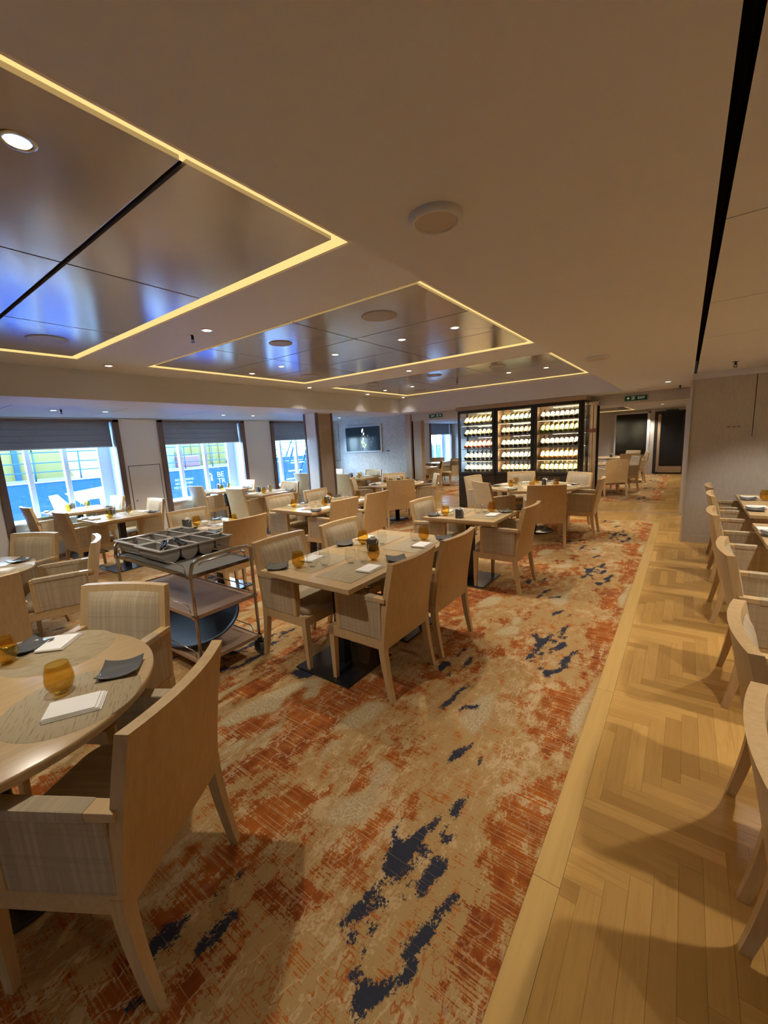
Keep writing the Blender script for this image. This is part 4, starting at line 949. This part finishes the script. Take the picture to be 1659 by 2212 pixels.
def bin_(label, x0, x1, y0, y1, z):
    t = thing('cutlery_bin', label, 'bin', ((x0+x1)/2, (y0+y1)/2, z), 0, 'grey cutlery bins')
    hx, hy, d = (x1-x0)/2, (y1-y0)/2, .105; n = 4; m = MB(); cw = (2*hy-.03)/n
    R = MB()
    # rim: outer roll plus bridges between the four compartments
    R.tube([(-hx, -hy, d), (hx, -hy, d), (hx, hy, d), (-hx, hy, d), (-hx, -hy, d)], .008, 8)
    for k in range(n+1): yk = -hy+.015+cw*k; R.rbox(-hx, hx, yk-.011 if k else -hy, yk+.011 if k < n else hy, d-.004, d+.003, .0015)
    for s in (-1, 1): R.rbox(min(s*hx, s*(hx-.02)), max(s*hx, s*(hx-.02)), -hy, hy, d-.004, d+.003, .0015)
    R.build('rim', BIN, t)
    for k in range(n):
        y_ = -hy+.015+cw*(k+.5); c = MB(); rings = []
        for w, x_, z_ in ((.5, 1, d), (.47, .97, .05), (.40, .94, .022), (.24, .92, .004), (.12, .92, 0)):
            rings.append([(-hx*x_+.012, y_-cw*w+.005, z_), (hx*x_-.012, y_-cw*w+.005, z_), (hx*x_-.012, y_+cw*w-.005, z_), (-hx*x_+.012, y_+cw*w-.005, z_)])
        v = [p for r in rings for p in r]; fcs = [(i*4+a, i*4+(a+1) % 4, (i+1)*4+(a+1) % 4, (i+1)*4+a) for i in range(4) for a in range(4)]+[(16, 17, 18, 19)]
        c.add(v, fcs, False)
        o = c.build('compartment', BIN, t); sd = o.modifiers.new('wall', 'SOLIDIFY'); sd.thickness = .003; sd.offset = 0
    return t
bin_('grey four-compartment cutlery bin on the trolley, nearer the handle', -3.435, -3.035, 1.355, 1.955, .785)
bin_('grey four-compartment cutlery bin on the trolley, farther from the handle', -3.855, -3.455, 1.37, 1.97, .785)
BLKG = M('glossy_black', (.012, .012, .012), .12, 0, .7)
def cutlery(x, y, z, rz, label, dark):
    m = MB()
    for k in range(7):
        a = .5*math.sin(k*2.1); w_ = .012*(k % 4)-.018; z0 = .007*(k//4)
        m.tube([(-.09, w_-.03*a, z0-.012), (-.02, w_, z0), (.05, w_+.02*a, z0+.006), (.085, w_+.035*a, z0+.012)], .0062 if dark else .0035, 6)
        if k % 2 == 0: m.lathe([(.001, .0), (.011, .002), (.015, .006)], 10, (.095, w_+.04*a, z0+.010), 1.5, .8)
    return one('cutlery_bundle', m.mesh('cutlery_bundle', [BLKG if dark else CHROME]), label, 'cutlery', (x, y, z), rz, 'cutlery in the bins')
cutlery(-3.19, 1.46, .898, 2.6, 'black handled cutlery sticking out of the nearest compartment', True); cutlery(-3.19, 1.58, .900, 2.9, 'black handled cutlery lying over the second compartment', True)
cutlery(-3.66, 1.89, .893, .6, 'silver cutlery in the far corner compartment', False); cutlery(-3.24, 1.88, .882, .4, 'few silver forks in the right end compartment', False)
tr = MB(); tr.lathe([(.001, 0), (.36, 0), (.385, .004), (.405, .026), (.418, .028), (.42, .024), (.405, .004), (.37, -.006), (.001, -.006)], 56, (0, 0, 0), 1.06, .70)
o = one('oval_tray', tr.mesh('oval_tray', M('navy_tray', (.035, .05, .075), .28, 0, .6)), 'large dark blue oval tray leaning on the bottom shelf of the trolley', 'tray', (-3.08, 1.585, .285), 0, None); o.rotation_euler = (.40, 0, 0)

# ------------------------------------------------------------------ wine cabinet
t = thing('wine_cabinet', 'black framed wine cabinet with three lit glass doors of bottles', 'cabinet', (0, 8.65, 0))
A0, A1, DEP, ZB, ZTOP = -4.19, -1.575, .50, .80, 2.17
MB().rbox(A0, A1, .0, DEP, 0, ZB-.04, .004).build('base', DARK, t)
for a, b in ((A0+.01, -3.32), (-3.31, -2.505), (-2.495, A1-.01)):
    MB().rbox(a, b, -.016, 0, .06, ZB-.05, .003).build('base_panel', DARK, t)
MB().rbox(A0, A1, 0, DEP, 2.145, 2.175, .003).build('top', DARK, t)
MB().rbox(A0-.03, A1+.03, -.03, DEP, 2.175, 2.255, .004).build('fascia', BRONZE, t)
fr = MB()
for a, b in ((A0, A0+.03), (-3.335, -3.295), (-2.52, -2.48), (A1-.05, A1)): fr.box(a, b, 0, .04, ZB-.05, 2.15)
for a, b in ((A0, A0+.03), (A1-.05, A1)): fr.box(a, b, DEP-.04, DEP, ZB-.05, 2.15)
fr.box(A0, A1, 0, DEP, ZB-.05, ZB); fr.build('frame', DARK, t)
for i, (a, b) in enumerate(((A0+.02, -3.325), (-3.305, -2.51), (-2.49, A1-.04))):
    d = MB(); s = .055
    d.rbox(a, a+s, -.03, -.004, ZB-.03, 2.165, .003).rbox(b-s, b, -.03, -.004, ZB-.03, 2.165, .003).rbox(a+s, b-s, -.03, -.004, ZB-.03, ZB+.02, .003).rbox(a+s, b-s, -.03, -.004, 2.11, 2.165, .003)
    o = d.build('door', DARK, t)
    MB().box(a+s, b-s, -.018, -.012, ZB+.02, 2.11).build('pane', CABPANE, o)
MB().box(A0+.03, A1-.03, DEP-.02, DEP-.014, ZB, 2.15).build('back_glass', CABPANE, t)
MB().box(A1-.02, A1-.014, .04, DEP-.04, ZB, 2.15).build('side_glass', CABPANE, t)
WARMW = wood('cabinet_lining', (.50, .34, .22), (.42, .28, .17), .5, 'z')
for x in (-3.32, -2.505): MB().rbox(x-.012, x+.012, .04, DEP-.03, ZB, 2.145, .002).build('divider', WARMW, t)
for x in (-3.20, -2.385): MB().box(x-.09, x+.04, DEP-.05, DEP-.03, ZB, 2.145).build('lining_panel', WARMW, t)
SH = [.80, 1.062, 1.324, 1.586, 1.848]
for i, (a, b) in enumerate(((A0+.05, -3.35), (-3.28, -2.535), (-2.465, A1-.07))):
    for k, z in enumerate(SH):
        if k: MB().rbox(a, b, .05, DEP-.05, z-.010, z, .002).build('shelf', DARK, t)
    for z in (SH[4]-.016, 2.138, SH[1]-.016) if i != 1 else (SH[4]-.016, 2.138, SH[2]-.016):
        MB().box(a+.12, b-.01, .27, .33, z, z+.006).build('light_strip', SHELFL, t)
        MB().box(a+.02, b-.02, .055, .07, z, z+.006).build('light_strip', SHELFL, t)
    MB().box(a+.02, b-.02, .05, .062, ZB+.001, ZB+.006).build('light_strip', SHELFL, t)
ct = bpy.data.lights.new('cabinet_light', 'AREA'); ct.shape = 'RECTANGLE'; ct.size = .65; ct.size_y = .04; ct.energy = 3.5; ct.color = (1, .80, .50)
for a in (-3.75, -2.9, -2.03):
    for z in (2.13, 1.83, 1.565, 1.30, 1.042):
        l = bpy.data.objects.new('shelf_lamp', ct); C.objects.link(l); l.parent = t; l.location = (a, .09, z)
        l.rotation_euler = (.25, 0, 0)
def bottle_meshes(nm, gl, lab, cap):
    prof = [(.001, 0), (.030, .0), (.0365, .006), (.0375, .02), (.0375, .175), (.034, .200), (.020, .225), (.0145, .245), (.0135, .285), (.015, .287), (.015, .298), (.001, .300)]
    g = MB().lathe(prof, 16).mesh('bottle', gl)
    l = MB(); n = 10; v = []
    for z in (.035, .17):
        for k in range(n+1): a = PI*(1.02-1.04*k/n); v.append((.0382*math.cos(a), .0382*math.sin(a), z))
    l.add(v, [(k, k+1, n+2+k, n+1+k) for k in range(n)], True)
    c = MB().lathe([(.0152, .245), (.0147, .286), (.0160, .288), (.0160, .300), (.001, .3015)], 12)
    return g, l.mesh('label', lab), c.mesh('capsule', cap)
lg = lambda n, c, r=.15: M(n, c, r, 0, .5)
DK, GR, YE, RO, AMB = lg('dark_green_bottle', (.012, .018, .010)), lg('green_bottle', (.10, .16, .04)), lg('pale_wine_bottle', (.42, .36, .12)), lg('rose_bottle', (.50, .11, .05)), lg('amber_wine_bottle', (.55, .24, .05))
WL, YL, BL, GL = M('cream_label', (.78, .72, .58), .7), M('yellow_label', (.75, .58, .25), .7), M('pale_blue_label', (.55, .68, .72), .7), M('gold_label', (.80, .62, .22), .6)
CP1, CP2 = M('black_capsule', (.03, .025, .03), .4), M('gold_capsule', (.5, .36, .12), .35, .6)
ROWS = [[('dark', DK, WL, CP1), ('dark', DK, WL, CP1), ('rose', RO, WL, CP2), ('dark', DK, YL, CP1), ('pale', YE, WL, CP2)],
        [('dark', DK, YL, CP1), ('dark', DK, WL, CP1), ('dark', DK, WL, CP2), ('dark', DK, YL, CP1), ('green', GR, BL, CP2)],
        [('gold labelled', DK, GL, CP2), ('amber', AMB, WL, CP2), ('dark', DK, WL, CP1), ('green', GR, YL, CP2), ('dark', DK, WL, CP1)]]
BAY = ['left', 'middle', 'right']; SHN = ['bottom', 'second lowest', 'middle', 'second highest', 'top']; ORD = ['first', 'second', 'third', 'fourth', 'fifth', 'sixth', 'seventh', 'eighth']
bm_cache = {}
for i, (a, b) in enumerate(((A0+.09, -3.385), (-3.24, -2.57), (-2.425, A1-.115))):
    cnt = 8 if i == 2 else 7
    for k, z in enumerate(SH):
        cn, g, lb, cp = ROWS[i][k]; key = (g.name, lb.name, cp.name)
        if key not in bm_cache: bm_cache[key] = bottle_meshes(cn, g, lb, cp)
        gm, lm, cm = bm_cache[key]
        for j in range(cnt):
            o = bpy.data.objects.new('wine_bottle', gm); C.objects.link(o)
            x = a+(b-a)*(j+.5)/cnt
            o.matrix_world = Matrix.Translation((x, 8.65+.075, z+.042)) @ Matrix.Rotation(math.radians(-(90-35)), 4, 'X') @ Matrix.Rotation(0, 4, 'Z')
            # after the turn local +y is the upper side
            tag(o, '%s wine bottle, %s from left, %s shelf, %s cabinet bay' % (cn, ORD[j], SHN[k], BAY[i]), 'bottle', 'wine bottles in the cabinet')
            for nm, me in (('label', lm), ('capsule', cm)):
                c = bpy.data.objects.new(nm, me); C.objects.link(c); c.parent = o
                if nm == 'label': c.rotation_euler = (0, 0, PI)
# glass door stack and its handles at the right doorway
t = thing('folded_glass_door', 'folded glass door leaf standing at the left of the right doorway', 'door', (0, YD-.05, 0))
for x0, x1 in ((-1.545, -1.50), (-1.485, -1.44)): MB().rbox(x0, x1, -.03, .02, 0, 2.14, .003).build('stile', BRONZE, t)
MB().box(-1.50, -1.485, -.02, .0, .05, 2.1).build('pane', PANE, t)
MB().rbox(-1.58, -1.40, -.04, .03, 2.09, 2.15, .003).build('top_box', BRONZE, t)
RED = M('dark_red_handle', (.16, .03, .02), .4)
for x in (-1.555, -1.475): MB().rbox(x-.028, x+.028, -.05, -.03, 1.565, 1.64, .004).build('handle', RED, t)
struct('trim_6', MB().box(-1.44, -1.42, YD-.01, YD+.15, 0, 2.07), DARKGAP)
struct('trim_7', MB().box(-.03, .02, YD, YD+.15, 0, 2.07), BRASS)

# ------------------------------------------------------------------ television, signs, switches
t = thing('television', 'wall mounted television showing pale leaves on a dark picture', 'television', (-7.36, YD-.032, 1.70))
MB().rbox(-.66, .66, 0, .03, -.375, .375, .004).build('surround', LIGHTPANEL, t)
scr = MB().box(-.61, .61, -.012, 0, -.335, .325).build('screen', M('dark_screen', (.012, .018, .024), .12, 0, .22, Emission_Color=(.012, .022, .032, 1), Emission_Strength=.3), t)
LW, LGN, LDM = emit('screen_white', (.75, .85, .80), 1.0), emit('screen_green', (.42, .52, .33), .8), emit('screen_dim', (.09, .12, .12), .7)
def leaf(u, v, w, h, rot, m):
    pts = []; n = 10
    for k in range(n+1): s = k/n; pts.append((w*math.sin(PI*s)**.8, h*(s-.5)))
    for k in range(n-1, 0, -1): s = k/n; pts.append((-w*math.sin(PI*s)**.8, h*(s-.5)))
    c, s_ = math.cos(rot), math.sin(rot)
    MB().add([(u+c*x-s_*y, -.0135, v+s_*x+c*y) for x, y in pts], [tuple(range(len(pts)))]).build('leaf', m, scr)
for q in [(.015, .225, .03, .13, -.35, LW), (.055, .135, .022, .085, -.3, LW), (.035, 0, .02, .08, .15, LW), (.015, -.055, .018, .05, .2, LW), (-.02, -.105, .03, .12, .5, LGN), (.04, -.10, .02, .08, .9, LGN), (.065, -.125, .017, .04, 0, LW), (.02, -.19, .018, .05, 0, LW), (.075, -.225, .03, .09, -.7, LGN), (.11, -.17, .022, .09, 1.3, LGN),
    (.10, .06, .016, .09, 1.1, LDM), (.2, .08, .018, .08, -.3, LDM), (.16, .015, .014, .06, .7, LDM), (.26, 0, .016, .07, .1, LDM), (.38, 0, .016, .09, .25, LDM), (.19, -.14, .016, .09, 1.2, LDM), (.32, -.1, .018, .09, -.5, LDM), (.31, -.19, .016, .09, .4, LDM), (.2, -.26, .02, .1, -.9, LDM), (0, -.28, .02, .09, .6, LDM), (.01, .09, .014, .05, .8, LDM)]: leaf(*q)
GREEN = M('exit_sign_green', (.012, .085, .035), .4, 0, .4); SIGNW = M('sign_white', (.75, .78, .72), .6)
SIGNW.node_tree.nodes['Principled BSDF'].inputs['Emission Color'].default_value = (.5, .6, .5, 1); SIGNW.node_tree.nodes['Principled BSDF'].inputs['Emission Strength'].default_value = .15
def text(s, size, parent, loc, rot, mat, name='lettering', align='CENTER', ext=.001):
    c = bpy.data.curves.new(name, 'FONT'); c.body = s; c.size = size; c.align_x = align; c.align_y = 'CENTER'; c.extrude = ext; c.resolution_u = 3
    o = bpy.data.objects.new(name, c); C.objects.link(o); o.parent = parent; o.location = loc; o.rotation_euler = rot; c.materials.append(mat); bpy.context.view_layer.update()
    me = bpy.data.meshes.new_from_object(o.evaluated_get(bpy.context.evaluated_depsgraph_get())); bpy.data.objects.remove(o); bpy.data.curves.remove(c)
    o = bpy.data.objects.new(name, me); C.objects.link(o); o.parent = parent; o.location = loc; o.rotation_euler = rot; return o
def exit_sign(label, x, y, z, w, h, order, dark=False):
    t = thing('exit_sign', label, 'sign', (x, y, z), 0, 'green exit signs')
    MB().rbox(-w/2, w/2, -.012, .012, -h/2, h/2, .002).build('plate', GREEN, t)
    mat = SIGNW if not dark else M('dim_sign_print', (.25, .3, .25), .6)
    for k, nm in enumerate(order):
        cxx = {'EXIT': 0, 'man': 0, 'arrow': 0}[nm]
        if order[0] == 'arrow': pos = {'arrow': -w*.34, 'man': -w*.12, 'EXIT': w*.24}
        else: pos = {'EXIT': -w*.22, 'man': w*.14, 'arrow': w*.36}
        px = pos[nm]
        if nm == 'EXIT': text('EXIT', h*.62, t, (px, -.0135, 0), (PI/2, 0, 0), mat)
        elif nm == 'arrow':
            s = h*.30; a = MB().add([(px-s, -.0135, -.1*s), (px, -.0135, s), (px+s, -.0135, -.1*s), (px+.45*s, -.0135, -.1*s), (px, -.0135, .45*s), (px-.45*s, -.0135, -.1*s)], [(0, 5, 4, 1), (1, 4, 3, 2)])
            a.box(px-.14*s, px+.14*s, -.014, -.013, -s, .6*s).build('arrow', mat, t)
        else:
            s = h*.36; m = MB()
            for (q0, q1, q2, q3) in ((px-.75*s, px+.75*s, s*.9, s), (px-.75*s, px-.65*s, -s, s), (px+.65*s, px+.75*s, -s, s)): m.box(q0, q1, -.014, -.013, q2, q3)
            m.tube([(px+.05*s, -.0135, .15*s), (px-.05*s, -.0135, -.25*s), (px-.4*s, -.0135, -.75*s)], .09*s, 5).tube([(px-.05*s, -.0135, -.25*s), (px+.2*s, -.0135, -.45*s), (px+.15*s, -.0135, -.9*s)], .08*s, 5).tube([(px-.4*s, -.0135, .0), (px+.05*s, -.0135, .2*s), (px+.4*s, -.0135, -.05*s)], .07*s, 5)
            m.cyl((0, 0), .16*s, 0, .001, 10).build('running_figure', mat, t)
            MB().add([(px+.12*s+.17*s*math.cos(2*PI*k/10), -.0138, .52*s+.17*s*math.sin(2*PI*k/10)) for k in range(10)], [tuple(range(10))]).build('figure_head', mat, t)
exit_sign('green EXIT sign over the right doorway, arrow first', -.80, YD-.014, 2.152, .36, .088, ['arrow', 'man', 'EXIT'])
exit_sign('green EXIT sign over the left doorway, arrow last', -5.02, YD-.014, 2.155, .36, .085, ['EXIT', 'man', 'arrow'])
exit_sign('small dim EXIT sign above the dark door of the next room', -.42, YF-.02, 2.125, .34, .075, ['arrow', 'man', 'EXIT'], True)
def plate_(label, x, y, z, w, h, n, rz=0):
    t = thing('wall_switch', label, 'switch', (x, y, z), rz)
    MB().rbox(-w/2, w/2, -.008, 0, -h/2, h/2, .002).build('plate', WALLCLOTH if w > .15 else CADDY, t)
    for k in range(n): MB().rbox(-w/2+.012+(w-.024)*k/n, -w/2+.012+(w-.024)*(k+1)/n-.012, -.013, -.007, -h*.22, h*.22, .001).build('rocker', M('switch_grey', (.26, .23, .2), .4), t)
plate_('pair of small switches right of the television', -6.52, YD, 1.345, .10, .04, 2)
plate_('horizontal switch plate on the grey right wall', .42+.07, 6.976, 1.555, .165, .05, 3)
MB().box(.665, .671, 6.972, 6.976, 1.42, 2.19).build('panel_joint', DARKGAP, bpy.data.objects['wall_right'])
# next room end wall: dark panel and dark door
w = MB(); w.box(-2.06, -1.10, YF-.03, YF, .68, 2.10)
wp = struct('window_5', w, M('dark_glass', (.006, .006, .005), .12, 0, .4))
wf2 = MB()
for q in ((-2.10, -2.05, .64, 2.14), (-1.11, -1.03, .64, 2.14)): wf2.box(q[0], q[1], YF-.05, YF, q[2], q[3])
wf2.box(-2.1, -1.03, YF-.05, YF, 2.09, 2.14).build('window_frame', CEIL, wp)
d = struct('door_1', MB().rbox(-.90, -.03, YF-.04, YF, .02, 2.12, .003), DARK)
MB().rbox(-.80, -.72, YF-.055, YF-.04, .08, 2.02, .003).build('door_edge', BRONZE, d)
MB().rbox(-.70, -.12, YF-.06, YF-.04, .30, 2.05, .003).build('dark_leaf', M('dark_leaf', (.006, .006, .006), .2), d)
MB().rbox(-.74, -.08, YF-.055, YF-.04, .06, .27, .003).build('kick_plate', BRONZE, d)
tt = thing('decorated_pillar', 'narrow pale pillar with gold bands right of the dark door', 'pillar', (.28, 15.4, 0)); 
MB().rbox(-.27, -.2, -.3, .3, 0, 2.2, .004).build('shaft', CEIL, tt)
for k in range(5): MB().rbox(-.275, -.268, -.28, .28, .35+.36*k, .55+.36*k, .002).build('band', BRONZE, tt)

# ------------------------------------------------------------------ outside: another vessel alongside, quay water
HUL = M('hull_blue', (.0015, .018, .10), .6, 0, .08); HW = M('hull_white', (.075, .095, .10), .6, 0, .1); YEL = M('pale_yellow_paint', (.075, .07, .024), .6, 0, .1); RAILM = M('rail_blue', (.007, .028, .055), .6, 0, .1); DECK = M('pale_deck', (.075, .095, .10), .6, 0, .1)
hx = -14.0
t = thing('moored_ship', 'blue hulled ship with pale yellow deckhouse moored outside the windows', 'ship', (hx, 0, 0))
def hull_strip(y0, y1, z0, z1): return MB().box(-.25, 0, y0, y1, z0, z1)
MB().box(-5, 0, -2.5, 10.4, -3.5, .99).build('hull', HUL, t)  # near end cut short out of view so sky light reaches the windows
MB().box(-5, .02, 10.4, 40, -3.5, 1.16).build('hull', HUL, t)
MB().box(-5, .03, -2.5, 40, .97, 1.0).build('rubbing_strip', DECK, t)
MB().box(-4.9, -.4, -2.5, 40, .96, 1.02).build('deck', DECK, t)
WT = M('hull_lettering', (.10, .12, .125), .6)
ry = (PI/2, 0, PI/2)
for s, z in (('NO SMOKING', .655), ('NO VISITORS', .525)): text(s, .105, t, (.006, 7.08, z), ry, WT, 'lettering', 'LEFT', .003)
text('NO OPEN', .105, t, (.006, 7.02, .395), ry, WT, 'lettering', 'LEFT', .003)
text('BE', .27, t, (.006, 8.66, .70), ry, WT, 'lettering', 'LEFT', .004); text('TR', .27, t, (.006, 8.66, .46), ry, WT, 'lettering', 'LEFT', .004)
arc = MB(); pts = []
for k in range(13): a = PI*(.02+.98*k/12); pts.append((.006, 8.35+.12*math.cos(a), .68+.12*math.sin(a)))
for k in range(12, -1, -1): a = PI*(.02+.98*k/12); pts.append((.006, 8.38+.085*math.cos(a), .66+.07*math.sin(a)))
arc.add(pts, [(k, k+1, 25-k-1, 25-k) for k in range(12)]).box(.004, .007, 8.40, 8.47, .5, .68).build('emblem', WT, t)
lo = MB()
for P in ([(3.58, .60), (3.79, .62), (4.10, .18), (3.66, .18)], [(3.95, .62), (5.02, .73), (5.06, .14), (4.78, .14), (4.78, .37), (4.49, .37), (4.42, .18)]):
    lo.add([(.006, y, z) for y, z in P], [tuple(range(len(P)))])
lo.build('hull_mark', WT, t)
# deckhouse pieces on the deck
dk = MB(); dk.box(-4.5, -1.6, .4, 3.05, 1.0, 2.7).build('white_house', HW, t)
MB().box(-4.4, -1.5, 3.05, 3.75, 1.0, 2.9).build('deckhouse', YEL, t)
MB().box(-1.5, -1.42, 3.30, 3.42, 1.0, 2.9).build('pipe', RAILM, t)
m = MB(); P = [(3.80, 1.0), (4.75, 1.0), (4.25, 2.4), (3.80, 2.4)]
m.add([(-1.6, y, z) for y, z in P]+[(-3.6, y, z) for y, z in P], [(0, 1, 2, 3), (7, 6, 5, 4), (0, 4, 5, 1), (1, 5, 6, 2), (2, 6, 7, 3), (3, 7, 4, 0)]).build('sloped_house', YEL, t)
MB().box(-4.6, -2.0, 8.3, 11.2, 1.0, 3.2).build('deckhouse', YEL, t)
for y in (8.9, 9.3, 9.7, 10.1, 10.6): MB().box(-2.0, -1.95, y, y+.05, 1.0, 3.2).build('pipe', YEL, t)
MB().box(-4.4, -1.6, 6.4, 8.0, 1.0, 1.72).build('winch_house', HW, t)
MB().rbox(-1.9, -1.4, 8.0, 8.9, 1.02, 1.45, .04).build('crate', M('dull_red', (.055, .02, .024), .6), t)
for z in (1.25, 1.50, 1.78): MB().tube([(-.25, 1.0, z), (-.25, 12.2, z)], .017, 6).build('rail', RAILM, t)
for y in [2.4+1.05*k for k in range(10)]: MB().tube([(-.25, y, 1.0), (-.25, y+.02, 1.80)], .02, 6).build('stanchion', RAILM, t)
for z in (1.45, 1.62, 1.8, 2.0): MB().tube([(-.25, 13.2, z), (-.25, 16, z)], .017, 6).build('rail', RAILM, t)
for y in (13.4, 14.1, 14.8): MB().tube([(-.25, y, 1.15), (-.25, y, 2.0)], .02, 6).build('stanchion', RAILM, t)
t2 = thing('gangway_stairs', 'blue boarding stairs with white treads before the third window', 'stairs', (-12.6, 0, 0))
for dy in (0, .75): MB().tube([(0, 10.1+dy, -.9), (0, 11.4+dy, 1.9)], .04, 6).build('stringer', HUL, t2)
for k in range(9): MB().rbox(-.1, .1, 10.25+.145*k, 10.95+.145*k, -.6+.31*k-.02, -.6+.31*k+.02, .004).build('tread', HW, t2)
MB().tube([(0, 10.7, 1.0), (0, 11.5, 2.4)], .03, 6).build('handrail', RAILM, t2)
for x in (0,): MB().box(-.05, .05, 10.0, 12.4, -3.4, -.95).build('landing', HUL, t2)
MB().box(-.03, .03, 10.55, 10.62, -1.2, .5).build('post', HUL, t2); MB().box(-.6, .6, 11.2, 12.6, 1.72, 1.78).build('upper_landing', HW, t2)
MB().box(-.03, .03, 11.3, 11.4, -1.2, 1.72).build('post', HUL, t2); MB().box(-.03, .03, 12.4, 12.5, -1.2, 1.72).build('post', HUL, t2)
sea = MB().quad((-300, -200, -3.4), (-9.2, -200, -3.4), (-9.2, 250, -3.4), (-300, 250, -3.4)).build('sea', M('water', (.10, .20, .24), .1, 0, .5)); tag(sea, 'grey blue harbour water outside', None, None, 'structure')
hl = MB(); hv = []; hn = 60
for k in range(hn+1): y = -150+6*k; hv += [(-240, y, -3.5), (-240-10, y, 5+4*math.sin(k*.37)+2.5*math.sin(k*1.1))]
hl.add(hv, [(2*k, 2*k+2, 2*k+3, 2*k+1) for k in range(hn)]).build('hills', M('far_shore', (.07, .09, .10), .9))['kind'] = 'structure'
